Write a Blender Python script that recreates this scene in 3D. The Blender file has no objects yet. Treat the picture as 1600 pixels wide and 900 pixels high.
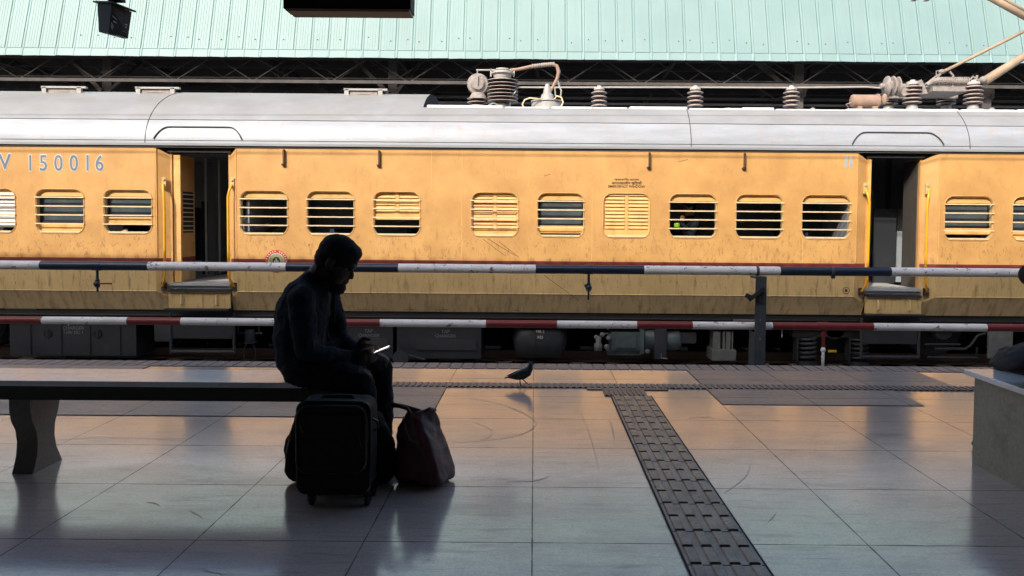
import bpy, bmesh, math, random
from mathutils import Vector, Matrix, Euler
random.seed(7)
R = math.radians
S = bpy.context.scene
COL = S.collection

# ------------------------------------------------------------------ camera
FPX, PPX, PPY, HC = 1155.0, 835.0, 396.0, 1.2
PITCH, ROLL = R(2.28), R(0.45)
cam_d = bpy.data.cameras.new("camera"); cam = bpy.data.objects.new("camera", cam_d); COL.objects.link(cam)
S.camera = cam
cam_d.sensor_width = 36; cam_d.lens = FPX / 1600 * 36
cam_d.shift_x = (800 - PPX) / 1600; cam_d.shift_y = (PPY - 450) / 1600
cam_d.clip_start = 0.05; cam_d.clip_end = 600
RM = Matrix.Rotation(R(90) - PITCH, 3, 'X') @ Matrix.Rotation(ROLL, 3, 'Z')
cam.matrix_world = Matrix.Translation((0, 0, HC)) @ RM.to_4x4()
def P(px, py, Y):
    """point of the place at depth Y along the line of sight of a photo pixel"""
    d = RM @ Vector(((px - PPX) / FPX, -(py - PPY) / FPX, -1))
    return Vector((0, 0, HC)) + d * (Y / d.y)
def PX(px, Y, py=350): return P(px, py, Y).x

# ------------------------------------------------------------------ light
SUN = Vector((0.52, 1.0, -0.83)).normalized()
w = bpy.data.worlds.new("World"); S.world = w; w.use_nodes = True
nt = w.node_tree; sky = nt.nodes.new('ShaderNodeTexSky'); sky.sky_type = 'NISHITA'; sky.sun_disc = False
sky.sun_elevation = math.asin(-SUN.z); sky.sun_rotation = math.atan2(-SUN.x, -SUN.y)
sky.dust_density = 4.0
nt.links.new(sky.outputs[0], nt.nodes['Background'].inputs[0]); nt.nodes['Background'].inputs[1].default_value = 0.15
sl = bpy.data.lights.new("sun", 'SUN'); sl.energy = 2.02; sl.angle = R(0.5); sl.color = (1, .95, .87)
so = bpy.data.objects.new("sun", sl); COL.objects.link(so)
so.rotation_euler = SUN.to_track_quat('-Z', 'Y').to_euler()
S.view_settings.view_transform = 'Standard'; S.view_settings.look = 'None'
S.view_settings.gamma = 1; S.view_settings.use_curve_mapping = False
S.view_settings.exposure = 0.93
S.render.engine = 'CYCLES'
S.cycles.max_bounces = 8

# ------------------------------------------------------------------ materials
def mat(name, col, col2=None, rough=.6, metal=0, nscale=3, stretch=(1, 1, 1), amt=.5, dirt=None, damt=.5,
        dscale=6, dstretch=(1, 1, 1), dth=(.55, .75), bump=0, bscale=60, spec=.5, rvar=0, emit=None, zmask=None, ior=1.5, bstretch=(1,1,1)):
    m = bpy.data.materials.new(name); m.use_nodes = True; n = m.node_tree.nodes; l = m.node_tree.links
    b = n['Principled BSDF']; b.inputs['Roughness'].default_value = rough; b.inputs['Metallic'].default_value = metal
    b.inputs['Specular IOR Level'].default_value = spec; b.inputs['IOR'].default_value = ior
    g = n.new('ShaderNodeNewGeometry')
    def noise(scale, st, det=6, rg=.6):
        mp = n.new('ShaderNodeMapping'); mp.inputs['Scale'].default_value = st; l.new(g.outputs['Position'], mp.inputs[0])
        t = n.new('ShaderNodeTexNoise'); t.inputs['Scale'].default_value = scale; t.inputs['Detail'].default_value = det
        t.inputs['Roughness'].default_value = rg; l.new(mp.outputs[0], t.inputs['Vector']); return t.outputs['Fac']
    def mr(src, a, c, lo=0, hi=1):
        r = n.new('ShaderNodeMapRange'); r.inputs[1].default_value = a; r.inputs[2].default_value = c
        r.inputs[3].default_value = lo; r.inputs[4].default_value = hi; l.new(src, r.inputs[0]); return r.outputs[0]
    def mix(f, a, c):
        x = n.new('ShaderNodeMix'); x.data_type = 'RGBA'
        if hasattr(f, 'links') or not isinstance(f, (int, float)): l.new(f, x.inputs[0])
        else: x.inputs[0].default_value = f
        for s, v in ((6, a), (7, c)):
            if isinstance(v, tuple): x.inputs[s].default_value = (*v[:3], 1)
            else: l.new(v, x.inputs[s])
        return x.outputs[2]
    def mul(a, c):
        x = n.new('ShaderNodeMath'); x.operation = 'MULTIPLY'
        for s, v in ((0, a), (1, c)):
            if isinstance(v, (int, float)): x.inputs[s].default_value = v
            else: l.new(v, x.inputs[s])
        return x.outputs[0]
    c2 = col2 or tuple(v * (1 - .35 * amt) for v in col)
    nf = noise(nscale, stretch)
    out = mix(mr(nf, .35, .65), col, c2)
    if dirt:
        fac = mul(mr(noise(dscale, dstretch, 8, .7), dth[0], dth[1]), damt)
        if zmask:
            sp = n.new('ShaderNodeSeparateXYZ'); l.new(g.outputs['Position'], sp.inputs[0])
            fac = mul(fac, mr(sp.outputs[2], zmask[0], zmask[1], zmask[2], zmask[3]))
        out = mix(fac, out, dirt)
    l.new(out, b.inputs['Base Color'])
    if rvar: l.new(mr(noise(nscale * 1.7, stretch), .3, .7, max(.02, rough - rvar), rough + rvar), b.inputs['Roughness'])
    if bump:
        bp = n.new('ShaderNodeBump'); bp.inputs['Strength'].default_value = bump; bp.inputs['Distance'].default_value = .01
        l.new(noise(bscale, bstretch), bp.inputs['Height']); l.new(bp.outputs[0], b.inputs['Normal'])
    if emit:
        b.inputs['Emission Color'].default_value = (*emit[:3], 1); b.inputs['Emission Strength'].default_value = emit[3]
    m['kit'] = 0
    return m
def kit(m):
    n = m.node_tree.nodes; return n, m.node_tree.links, n['Principled BSDF']

M = {}
M['yellow'] = mat('train_yellow_paint', (.68, .375, .125), (.56, .295, .095), rough=.5, nscale=2.2, dirt=(.22, .12, .05), damt=.9,
                  dscale=8, dstretch=(2.2, 1, .8), dth=(.54, .68), zmask=(.4, 1.3, 1.0, .18), bump=.12, bscale=4)
M['yellow_low'] = mat('soiled_yellow_shade_lift', (.68, .49, .22), (.56, .405, .18), rough=.6, nscale=2, dirt=(.12, .08, .045), damt=.8,
                      dscale=5, dstretch=(3, 1, .5), dth=(.52, .72), bump=.15, bscale=5)  # same train yellow, paled to lift the shaded lower side; dirt on top
M['yellow_skirt'] = mat('grimy_skirt_shade_lift', (.74, .58, .32), (.62, .48, .27), rough=.7, nscale=2, dirt=(.12, .09, .055), damt=.6,
                      dscale=4, dstretch=(3, 1, .6), dth=(.48, .7), bump=.15, bscale=5)  # base colour raised so the shaded skirt reads lighter, under real grime
M['yellow_trim'] = mat('bright_yellow_trim', (.85, .50, .17), rough=.45, nscale=6, dirt=(.3, .15, .05), damt=.5)
M['cream_bar'] = mat('cream_painted_steel', (.88, .68, .40), rough=.45, nscale=9, dirt=(.3, .18, .08), damt=.5, dscale=14)
M['rail_yellow'] = mat('handrail_yellow', (.90, .45, .02), rough=.3, nscale=7)
M['maroon'] = mat('maroon_band_paint', (.23, .035, .03), (.15, .028, .028), rough=.5, nscale=5, dirt=(.08, .03, .02), damt=.6)
M['silver'] = mat('silver_roof_paint', (.345, .358, .372), (.275, .288, .302), rough=.42, metal=0, nscale=1.4, stretch=(1, 1, 2), dirt=(.25, .215, .17), damt=1,
                  dscale=1.6, dstretch=(.6, 1, 1.2), dth=(.2, .8), zmask=(2.62, 3.1, 0.12, 1.0), bump=.1, bscale=3)
M['silver_low'] = mat('silver_eave_paint', (.39, .41, .445), (.315, .335, .362), rough=.42, nscale=3, stretch=(.5, 1, 3), dirt=(.40, .33, .28), damt=.75,
                      dscale=5, dstretch=(2.2, 1, .7), dth=(.54, .68), bump=.1, bscale=3)
M['seam'] = mat('dark_seam', (.08, .075, .07), rough=.8)
M['roof_dust'] = mat('brown_roof_stain', (.45, .35, .26), rough=.8)
M['black'] = mat('black_gap', (.012, .012, .014), rough=.8)
M['dim'] = mat('dim_interior_paint', (.28, .30, .33), rough=.7, nscale=2)
M['interior_grey'] = mat('interior_grey_panel', (.035, .038, .045), rough=.5, nscale=2)
M['interior_floor'] = mat('interior_floor', (.62, .60, .57), rough=.5, nscale=4)
M['blue_seat'] = mat('blue_seat_vinyl', (.02, .035, .09), rough=.4)
M['steel_grey'] = mat('steel_pillar', (.60, .65, .68), rough=.35, metal=.3)
M['glass'] = mat('dusty_grey_pane', (.075, .095, .10), (.06, .075, .085), rough=.25, nscale=4, dirt=(.16, .17, .16), damt=.5, dscale=5, dth=(.45, .8))
M['white_shutter'] = mat('white_shutter', (.82, .82, .80), rough=.5)
M['under'] = mat('underframe_grey', (.040, .046, .055), (.030, .034, .042), rough=.6, nscale=4, dirt=(.07, .06, .05), damt=.5)
M['under_box'] = mat('equipment_box_grey', (.030, .036, .046), (.023, .028, .036), rough=.55, nscale=3, dirt=(.1, .09, .08), damt=.4, dscale=5)
M['under_dark'] = mat('underframe_black', (.022, .023, .026), rough=.7)
M['under_light'] = mat('equipment_light_grey', (.17, .185, .185), (.12, .13, .13), rough=.5, nscale=8)
M['under_teal'] = mat('compressor_grey_green', (.10, .135, .145), (.06, .085, .09), rough=.45, nscale=8)
M['insulator'] = mat('brown_porcelain', (.085, .06, .055), (.05, .035, .035), rough=.28, nscale=20, dirt=(.35, .28, .24), damt=.6, dscale=8)
M['ins_edge'] = mat('dusty_porcelain_shed', (.42, .35, .31), (.28, .22, .2), rough=.6, nscale=15)
M['ins_cap'] = mat('galvanised_cap', (.45, .43, .40), rough=.6, nscale=20)
M['copper'] = mat('dusty_busbar', (.48, .42, .35), rough=.6, nscale=9)
M['dusty'] = mat('dusty_roof_equipment', (.34, .30, .27), (.22, .19, .17), rough=.75, nscale=14, bump=.3, bscale=40)
M['dusty_brown'] = mat('brown_dusted_steel', (.38, .25, .18), (.28, .18, .13), rough=.75, nscale=8, bump=.2)
M['pant_arm'] = mat('tan_pantograph_tube', (.42, .31, .21), (.33, .24, .16), rough=.6, nscale=6)
M['silver_cast'] = mat('silver_casting', (.40, .385, .36), rough=.5, nscale=12)
M['pipe_white'] = mat('chipped_white_paint', (.78, .79, .80), (.66, .67, .69), rough=.45, nscale=5, dirt=(.10, .10, .11), damt=.9, dscale=12, dstretch=(.8, 1, 1), dth=(.585, .63))
M['pipe_navy'] = mat('navy_pipe_paint', (.015, .030, .062), (.011, .022, .045), rough=.35, nscale=6)
M['pipe_red'] = mat('dark_red_pipe_paint', (.20, .025, .030), (.15, .02, .024), rough=.4, nscale=6)
M['post'] = mat('grey_steel_post', (.060, .075, .088), (.045, .055, .07), rough=.5, nscale=7, dirt=(.2, .14, .1), damt=.4)
M['mint'] = mat('mint_green_sheet', (.205, .308, .302), (.18, .28, .275), rough=.55, nscale=.8, dirt=(.20, .25, .23), damt=.75, dscale=2, dstretch=(8, 1, .5), dth=(.5, .8))
M['mint_stain'] = mat('weathered_sheet_top', (.30, .29, .20), (.25, .28, .21), rough=.7, nscale=3)
M['mint_lap'] = mat('sheet_lap_painted_shade', (.10, .19, .175), rough=.8)  # dark strips for the sheet laps, with rib shade painted in
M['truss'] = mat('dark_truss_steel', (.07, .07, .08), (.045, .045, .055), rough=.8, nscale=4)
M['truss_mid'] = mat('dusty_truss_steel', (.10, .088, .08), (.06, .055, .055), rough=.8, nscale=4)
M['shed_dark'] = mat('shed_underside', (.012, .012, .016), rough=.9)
M['own_roof'] = mat('canopy_underside', (.07, .07, .072), rough=.8)
M['own_wall'] = mat('light_blocking_wall', (.03, .03, .031), rough=.9)
M['ballast'] = mat('ballast_stone', (.40, .36, .31), (.22, .20, .17), rough=.95, nscale=25, bump=1, bscale=30)
M['rail'] = mat('rail_steel', (.14, .10, .08), rough=.5, metal=.6)
M['sleeper'] = mat('concrete_sleeper', (.16, .15, .14), rough=.9)
M['conc'] = mat('platform_concrete', (.20, .195, .185), rough=.9, nscale=5, bump=.2)
M['granite_top'] = mat('polished_bench_granite', (.84, .86, .88), (.74, .76, .79), rough=.15, nscale=30, dirt=(.3, .29, .28), damt=.5, dscale=5, dstretch=(.5, 2, 1), bump=.03, ior=2.1)
M['granite_side'] = mat('bench_side_granite', (.36, .335, .26), (.29, .27, .21), rough=.55, nscale=60, dirt=(.08, .075, .06), damt=.5, dscale=5)
M['apron'] = mat('shade_dark_apron', (.035, .034, .032), rough=.7, nscale=20)  # bench granite coloured near black to keep its unlit front dark
M['granite_leg'] = mat('bench_leg_terrazzo', (.17, .16, .14), (.13, .122, .11), rough=.4, nscale=60)
M['shirt'] = mat('dark_navy_shirt', (.010, .016, .024), (.008, .012, .018), rough=.85, nscale=30, bump=.3, bscale=14, spec=.2)
M['trouser'] = mat('black_trouser', (.009, .011, .016), rough=.85, spec=.2, bump=.3, bscale=12)
M['skin_unlit'] = mat('silhouette_skin', (.05, .028, .019), rough=.55, spec=.3)  # skin colour darkened to give the backlit silhouette
M['skin'] = mat('warm_skin', (.52, .28, .19), rough=.55)
M['hair'] = mat('black_hair', (.006, .006, .007), rough=.7, bump=.5, bscale=200, spec=.2)
M['grey_shirt'] = mat('grey_blue_shirt', (.16, .20, .23), rough=.85)
M['pink_shirt'] = mat('pale_pink_shirt', (.65, .42, .40), rough=.85)
M['maroon_jacket'] = mat('dark_brown_jacket', (.012, .008, .008), rough=.8, bump=.3, bscale=12)
M['phone'] = mat('phone_case', (.55, .56, .58), rough=.25)
M['screen'] = mat('lit_phone_screen', (.2, .2, .22), rough=.1, emit=(1, .97, .92, 1.0))
M['suitcase'] = mat('black_suitcase_fabric', (.011, .012, .013), rough=.75, bump=.2, bscale=150, spec=.3)
M['piping'] = mat('suitcase_piping', (.026, .026, .03), rough=.35)
M['duffel'] = mat('black_duffel_fabric', (.008, .008, .009), rough=.8, spec=.2, bump=.3, bscale=14)
M['tote'] = mat('maroon_brown_tote_cloth', (.24, .085, .08), (.13, .055, .052), rough=.6, nscale=6, bump=.6, bscale=11)
M['tote_side'] = mat('grey_tote_gusset', (.21, .14, .13), (.12, .08, .075), rough=.55, nscale=7, bump=.8, bscale=11)
M['tote_strap'] = mat('tote_strap', (.035, .022, .022), rough=.7)
M['rubber'] = mat('black_rubber', (.012, .012, .012), rough=.6)
M['bird'] = mat('dark_slate_feathers', (.030, .034, .042), (.016, .018, .022), rough=.6, nscale=22)
M['bird_wing'] = mat('grey_wing_feathers', (.060, .068, .075), (.03, .034, .04), rough=.6, nscale=30)
M['bird_leg'] = mat('dull_red_leg', (.10, .03, .025), rough=.6)
M['sign_black'] = mat('black_sign_casing', (.008, .008, .009), rough=.6, spec=.3)
M['sign_side'] = mat('dark_brown_panel', (.055, .050, .048), (.04, .036, .036), rough=.55, nscale=9)
M['tan_strip'] = mat('tan_bottom_strip', (.34, .25, .16), rough=.5, nscale=9)
M['mark_white'] = mat('worn_white_marking', (.7, .68, .68), rough=.6)
M['mark_pink'] = mat('pink_marking', (.7, .45, .42), rough=.6)
M['num_blue'] = mat('grey_blue_lettering', (.17, .21, .25), (.13, .17, .22), rough=.5)
M['num_edge'] = mat('white_lettering_edge', (.75, .72, .66), rough=.5)
M['letter_dark'] = mat('dark_brown_lettering', (.10, .045, .02), rough=.6)
M['letter_grey'] = mat('faded_grey_lettering', (.22, .23, .25), rough=.6)
M['red_ring'] = mat('red_emblem_ring', (.62, .06, .04), rough=.5)
M['olive'] = mat('olive_emblem_field', (.34, .34, .16), rough=.5)
M['green_thing'] = mat('lime_green_plastic', (.25, .55, .03), rough=.4)

# platform floor: polished slabs with joints
def floor_mat(name, base, base2, rough, rv, jx=.6335, jy=.59, y0=2.74, joints=True, spec=.5, ior=1.55, coat=0):
    m = bpy.data.materials.new(name); m.use_nodes = True; n, l, b = kit(m)
    g = n.new('ShaderNodeNewGeometry')
    def math_(op, a, c=None, d=None):
        x = n.new('ShaderNodeMath'); x.operation = op
        for i, v in enumerate((a, c, d)):
            if v is None: continue
            if isinstance(v, (int, float)): x.inputs[i].default_value = v
            else: l.new(v, x.inputs[i])
        return x.outputs[0]
    def noise(scale, st, det=8, rg=.6, off=(0, 0, 0)):
        mp = n.new('ShaderNodeMapping'); mp.inputs['Scale'].default_value = st; mp.inputs['Location'].default_value = off
        l.new(g.outputs['Position'], mp.inputs[0])
        t = n.new('ShaderNodeTexNoise'); t.inputs['Scale'].default_value = scale; t.inputs['Detail'].default_value = det
        t.inputs['Roughness'].default_value = rg; l.new(mp.outputs[0], t.inputs['Vector']); return t.outputs['Fac']
    def mr(src, a, c, lo=0, hi=1):
        r = n.new('ShaderNodeMapRange'); r.inputs[1].default_value = a; r.inputs[2].default_value = c
        r.inputs[3].default_value = lo; r.inputs[4].default_value = hi; l.new(src, r.inputs[0]); return r.outputs[0]
    def mix(f, a, c):
        x = n.new('ShaderNodeMix'); x.data_type = 'RGBA'; l.new(f, x.inputs[0])
        for s, v in ((6, a), (7, c)):
            if isinstance(v, tuple): x.inputs[s].default_value = (*v[:3], 1)
            else: l.new(v, x.inputs[s])
        return x.outputs[2]
    sp = n.new('ShaderNodeSeparateXYZ'); l.new(g.outputs['Position'], sp.inputs[0])
    X, Y = sp.outputs[0], sp.outputs[1]
    u = math_('DIVIDE', X, jx); v = math_('DIVIDE', math_('SUBTRACT', Y, y0), jy)
    cell = n.new('ShaderNodeCombineXYZ'); l.new(math_('FLOOR', u), cell.inputs[0]); l.new(math_('FLOOR', v), cell.inputs[1])
    wn = n.new('ShaderNodeTexWhiteNoise'); wn.noise_dimensions = '2D'; l.new(cell.outputs[0], wn.inputs['Vector'])
    slab = wn.outputs['Value']
    speck = noise(85, (1, 1, 1), 5, .85)
    scuff = noise(3.0, (.45, 1.7, 1), 12, .78)
    blot = noise(1.1, (1, 1, 1), 6, .6, (3, 1, 0))
    c = mix(mr(speck, .35, .65), base, base2)
    c = mix(math_('MULTIPLY', mr(scuff, .46, .72), .75), c, tuple(v_ * .45 for v_ in base))
    c = mix(math_('MULTIPLY', mr(blot, .55, .75), .35), c, tuple(v_ * .6 for v_ in base2))
    streak = noise(11, (.22, 2.4, 1), 9, .75); grain = noise(38, (.6, 1.5, 1), 6, .8)
    c = mix(math_('MULTIPLY', mr(streak, .53, .66), .65), c, tuple(v_ * .38 for v_ in base))
    c = mix(math_('MULTIPLY', mr(grain, .50, .66), .55), c, tuple(v_ * .45 for v_ in base))
    c = mix(math_('MULTIPLY', slab, .13), c, tuple(v_ * .7 for v_ in base))
    ro = math_('ADD', mr(scuff, .3, .75, rough - rv, rough + rv), math_('MULTIPLY', math_('SUBTRACT', slab, .5), rv * .35))
    ro = math_('ADD', ro, mr(speck, .3, .7, -.02, .04)); ro = math_('ADD', ro, mr(grain, .4, .66, -.02, .07))
    if joints:
        # distance to nearest joint in metres
        dx = math_('MULTIPLY', math_('SUBTRACT', .5, math_('ABSOLUTE', math_('SUBTRACT', math_('FRACT', u), .5))), jx)
        dy = math_('MULTIPLY', math_('SUBTRACT', .5, math_('ABSOLUTE', math_('SUBTRACT', math_('FRACT', v), .5))), jy)
        wob = mr(noise(9, (1, 1, 1), 4), .3, .7, .0012, .0042)
        j = math_('MAXIMUM', math_('LESS_THAN', dx, wob), math_('LESS_THAN', dy, math_('MULTIPLY', wob, 1.1)))
        c = mix(j, c, (.07, .062, .056)); ro = math_('MAXIMUM', ro, math_('MULTIPLY', j, .9))
        hgt = math_('SUBTRACT', math_('MULTIPLY', speck, .04), j)
    else: hgt = math_('MULTIPLY', speck, .1)
    hgt = math_('ADD', hgt, math_('MULTIPLY', noise(7, (.6, 1.3, 1), 3), .10))
    bp = n.new('ShaderNodeBump'); bp.inputs['Strength'].default_value = .35; bp.inputs['Distance'].default_value = .002
    l.new(hgt, bp.inputs['Height']); l.new(bp.outputs[0], b.inputs['Normal'])
    l.new(c, b.inputs['Base Color']); l.new(ro, b.inputs['Roughness'])
    b.inputs['Specular IOR Level'].default_value = spec; b.inputs['IOR'].default_value = ior
    if coat:
        worn0 = math_('MULTIPLY', mr(streak, .50, .66, 1, .45), mr(grain, .44, .64, 1.0, .55))
        worn = math_('MULTIPLY', mr(scuff, .40, .68, 1.0, .4), mr(speck, .38, .62, 1.0, .65)); worn = math_('MULTIPLY', math_('MULTIPLY', worn, worn0), mr(blot, .4, .7, 1.15, .8))
        l.new(math_('MULTIPLY', worn, coat), b.inputs['Coat Weight']); l.new(math_('MULTIPLY', mr(worn, 0, 1, .45, 1), spec), b.inputs['Specular IOR Level'])
    b.inputs['Coat Roughness'].default_value = .14
    l.new(bp.outputs[0], b.inputs['Coat Normal'])
    return m
M['floor'] = floor_mat('polished_granite_slabs', (.80, .65, .575), (.52, .425, .38), .15, .09, ior=2.1, coat=1.0)
M['floor_rough'] = floor_mat('rough_grey_slabs', (.25, .25, .26), (.17, .172, .185), .34, .07, ior=1.5)
M['coping'] = floor_mat('grooved_coping_tiles', (.23, .21, .21), (.17, .155, .16), .45, .06, joints=False)
M['tactile'] = mat('worn_dark_tactile', (.13, .135, .14), (.30, .285, .265), rough=.36, nscale=7, stretch=(1, .6, 1), rvar=.1, bump=.1)
M['tactile_bar'] = mat('tactile_bar', (.10, .10, .105), (.22, .21, .20), rough=.33, nscale=9, rvar=.1)
M['tactile_dark'] = mat('dark_tactile_tile', (.055, .065, .08), (.085, .095, .105), rough=.4, nscale=12)

# ------------------------------------------------------------------ helpers
def rootloc(o):
    while o.parent: o = o.parent
    return Vector(o.location)
def tag(o, label=None, cat=None, group=None, kind=None):
    if label: o['label'] = label
    if cat: o['category'] = cat
    if group: o['group'] = group
    if kind: o['kind'] = kind
    return o
def thing(name, label, cat, loc, group=None):
    o = bpy.data.objects.new(name, None); o.empty_display_size = .1; COL.objects.link(o); o.location = loc
    return tag(o, label, cat, group)
def link_mesh(name, me, mats, parent=None, smooth=False):
    o = bpy.data.objects.new(name, me)
    for m in (mats if isinstance(mats, (list, tuple)) else [mats]): me.materials.append(m)
    if parent:
        off = rootloc(parent); me.transform(Matrix.Translation(-off)); o.parent = parent
    else:
        xs = [v.co for v in me.vertices]
        c = Vector(((min(v.x for v in xs) + max(v.x for v in xs)) / 2, (min(v.y for v in xs) + max(v.y for v in xs)) / 2, min(v.z for v in xs)))
        me.transform(Matrix.Translation(-c)); o.location = c
    if smooth:
        for p in me.polygons: p.use_smooth = True
    COL.objects.link(o)
    return o
class MB:
    def __init__(s): s.b = bmesh.new(); s.mi = 0
    def face(s, vs):
        try:
            f = s.b.faces.new(vs); f.material_index = s.mi; return f
        except ValueError: return None
    def box(s, x0, x1, y0, y1, z0, z1):
        v = [s.b.verts.new(c) for c in ((x0, y0, z0), (x1, y0, z0), (x1, y1, z0), (x0, y1, z0), (x0, y0, z1), (x1, y0, z1), (x1, y1, z1), (x0, y1, z1))]
        for f in ((0, 3, 2, 1), (4, 5, 6, 7), (0, 1, 5, 4), (1, 2, 6, 5), (2, 3, 7, 6), (3, 0, 4, 7)): s.face([v[i] for i in f])
        return s
    def obox(s, c, ax, hx, hy, hz):
        """oriented box: ax = 3x3 matrix columns"""
        v = []
        for sz in (-1, 1):
            for sx, sy in ((-1, -1), (1, -1), (1, 1), (-1, 1)):
                v.append(s.b.verts.new(Vector(c) + ax @ Vector((sx * hx, sy * hy, sz * hz))))
        for f in ((0, 3, 2, 1), (4, 5, 6, 7), (0, 1, 5, 4), (1, 2, 6, 5), (2, 3, 7, 6), (3, 0, 4, 7)): s.face([v[i] for i in f])
        return s
    def beam(s, p, q, wx, wy):
        p = Vector(p); q = Vector(q); z = (q - p).normalized()
        up = Vector((0, 1, 0)) if abs(z.y) < .9 else Vector((0, 0, 1))
        x = up.cross(z).normalized(); y = z.cross(x)
        return s.obox((p + q) / 2, Matrix((x, y, z)).transposed(), wx / 2, wy / 2, (q - p).length / 2)
    def tube(s, pts, r, seg=10, caps=True):
        pts = [Vector(p) for p in pts]; k = len(pts); rr = r if isinstance(r, (list, tuple)) else [r] * k
        rings = []; prev = None
        for i, p in enumerate(pts):
            t = (pts[min(i + 1, k - 1)] - pts[max(i - 1, 0)]).normalized()
            if prev is None:
                a = Vector((0, 0, 1)) if abs(t.z) < .9 else Vector((1, 0, 0))
                x = a.cross(t).normalized()
            else: x = (prev - t * prev.dot(t)).normalized()
            prev = x; y = t.cross(x)
            rings.append([s.b.verts.new(p + (x * math.cos(a) + y * math.sin(a)) * rr[i]) for a in [2 * math.pi * j / seg for j in range(seg)]])
        for a, c in zip(rings, rings[1:]):
            for j in range(seg): s.face([a[j], a[(j + 1) % seg], c[(j + 1) % seg], c[j]])
        if caps: s.face(rings[0][::-1]); s.face(rings[-1])
        return s
    def lathe(s, c, prof, axis='Z', seg=20, mis=None):
        """prof: list of (r, h)"""
        c = Vector(c); rings = []
        def pt(r, h, a):
            u, v = r * math.cos(a), r * math.sin(a)
            return c + (Vector((u, v, h)) if axis == 'Z' else Vector((h, u, v)) if axis == 'X' else Vector((u, h, v)))
        for r, h in prof:
            rings.append([s.b.verts.new(pt(max(r, 1e-4), h, 2 * math.pi * j / seg)) for j in range(seg)])
        for i, (a, d) in enumerate(zip(rings, rings[1:])):
            if mis: s.mi = mis[i]
            for j in range(seg): s.face([a[j], a[(j + 1) % seg], d[(j + 1) % seg], d[j]])
        s.face(rings[0][::-1]); s.face(rings[-1])
        return s
    def prism(s, pts, dvec):
        """closed polygon (3D points) extruded along dvec"""
        a = [s.b.verts.new(p) for p in pts]; c = [s.b.verts.new(Vector(p) + Vector(dvec)) for p in pts]
        s.face(a[::-1]); s.face(c); k = len(a)
        for i in range(k): s.face([a[i], a[(i + 1) % k], c[(i + 1) % k], c[i]])
        return s
    def ell(s, c, rx, ry, rz, ax=None, u=16, v=10):
        res = bmesh.ops.create_uvsphere(s.b, u_segments=u, v_segments=v, radius=1)
        ax = ax or Matrix.Identity(3)
        for q in res['verts']: q.co = Vector(c) + ax @ Vector((q.co.x * rx, q.co.y * ry, q.co.z * rz))
        for q in res['verts']:
            for f in q.link_faces: f.material_index = s.mi
        return s
    def build(s, name, mats, parent=None, smooth=False, bevel=0, autosmooth=False):
        bmesh.ops.recalc_face_normals(s.b, faces=s.b.faces)
        me = bpy.data.meshes.new(name); s.b.to_mesh(me); s.b.free()
        o = link_mesh(name, me, mats, parent, smooth)
        if autosmooth:
            for p in me.polygons: p.use_smooth = True
            me.set_sharp_from_angle(angle=R(40))
        if bevel:
            md = o.modifiers.new('bevel', 'BEVEL'); md.width = bevel; md.segments = 2; md.limit_method = 'ANGLE'; md.angle_limit = R(40)
        return o
def part(name, m, parent, fn, **k):
    b = MB(); fn(b); return b.build(name, m, parent, **k)
def bake(o):
    dg = bpy.context.evaluated_depsgraph_get(); dg.update()
    me = bpy.data.meshes.new_from_object(o.evaluated_get(dg)); return me

def rrect(cx, cz, w_, h_, r, n_=5):
    """rounded rectangle outline in XZ, as (x, z)"""
    out = []
    for sx, sz, a0 in ((1, 1, 0), (-1, 1, 90), (-1, -1, 180), (1, -1, 270)):
        for i in range(n_ + 1):
            a = R(a0 + 90 * i / n_)
            out.append((cx + sx * (w_ / 2 - r) + r * math.cos(a), cz + sz * (h_ / 2 - r) + r * math.sin(a)))
    return out
def sheet(name, m, parent, outlines, Y, thick):
    """a plate in the XZ plane at Y (front face) with holes"""
    cu = bpy.data.curves.new(name, 'CURVE'); cu.dimensions = '2D'; cu.fill_mode = 'BOTH'; cu.extrude = thick / 2
    for pts in outlines:
        sp = cu.splines.new('POLY'); sp.points.add(len(pts) - 1); sp.use_cyclic_u = True
        for q, (x, z) in zip(sp.points, pts): q.co = (x, z, 0, 1)
    t = bpy.data.objects.new('tmp', cu); COL.objects.link(t)
    me = bake(t); bpy.data.objects.remove(t); bpy.data.curves.remove(cu)
    me.materials.clear(); me.name = name
    me.transform(Matrix.Translation((0, Y + thick / 2, 0)) @ Matrix.Rotation(R(90), 4, 'X'))
    return link_mesh(name, me, m, parent)
def text_mesh(txt, size, offset=0, ext=.001, align='CENTER', space=1):
    cu = bpy.data.curves.new('t', 'FONT'); cu.body = txt; cu.size = size; cu.extrude = ext; cu.offset = offset
    cu.align_x = align; cu.align_y = 'CENTER'; cu.space_character = space; cu.resolution_u = 4
    t = bpy.data.objects.new('tmp', cu); COL.objects.link(t)
    me = bake(t); bpy.data.objects.remove(t); bpy.data.curves.remove(cu); me.materials.clear()
    return me
def text(name, txt, size, x, y, z, m, parent, sx=1, **k):
    me = text_mesh(txt, size, **k); me.name = name
    me.transform(Matrix.Translation((x, y, z)) @ Matrix.Rotation(R(90), 4, 'X') @ Matrix.Diagonal((sx, 1, 1, 1)))
    if len(me.polygons) == 0: return None
    return link_mesh(name, me, m, parent)

# ================================================================== SETTING
YE = 6.30                       # platform edge
def flat(name, m, x0, x1, y0, y1, z, kind='structure'):
    b = MB(); v = [b.b.verts.new(c) for c in ((x0, y0, z), (x1, y0, z), (x1, y1, z), (x0, y1, z))]; b.face(v)
    return tag(b.build(name, m), kind=kind)
b = MB(); b.box(-60, 60, -60, 90, -1.6, -1.28); tag(b.build('ground', M['ballast']), kind='structure')
b = MB(); b.box(-40, 40, -14, 6.07, -1.28, 0); tag(b.build('platform', M['floor']), kind='structure')
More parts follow.
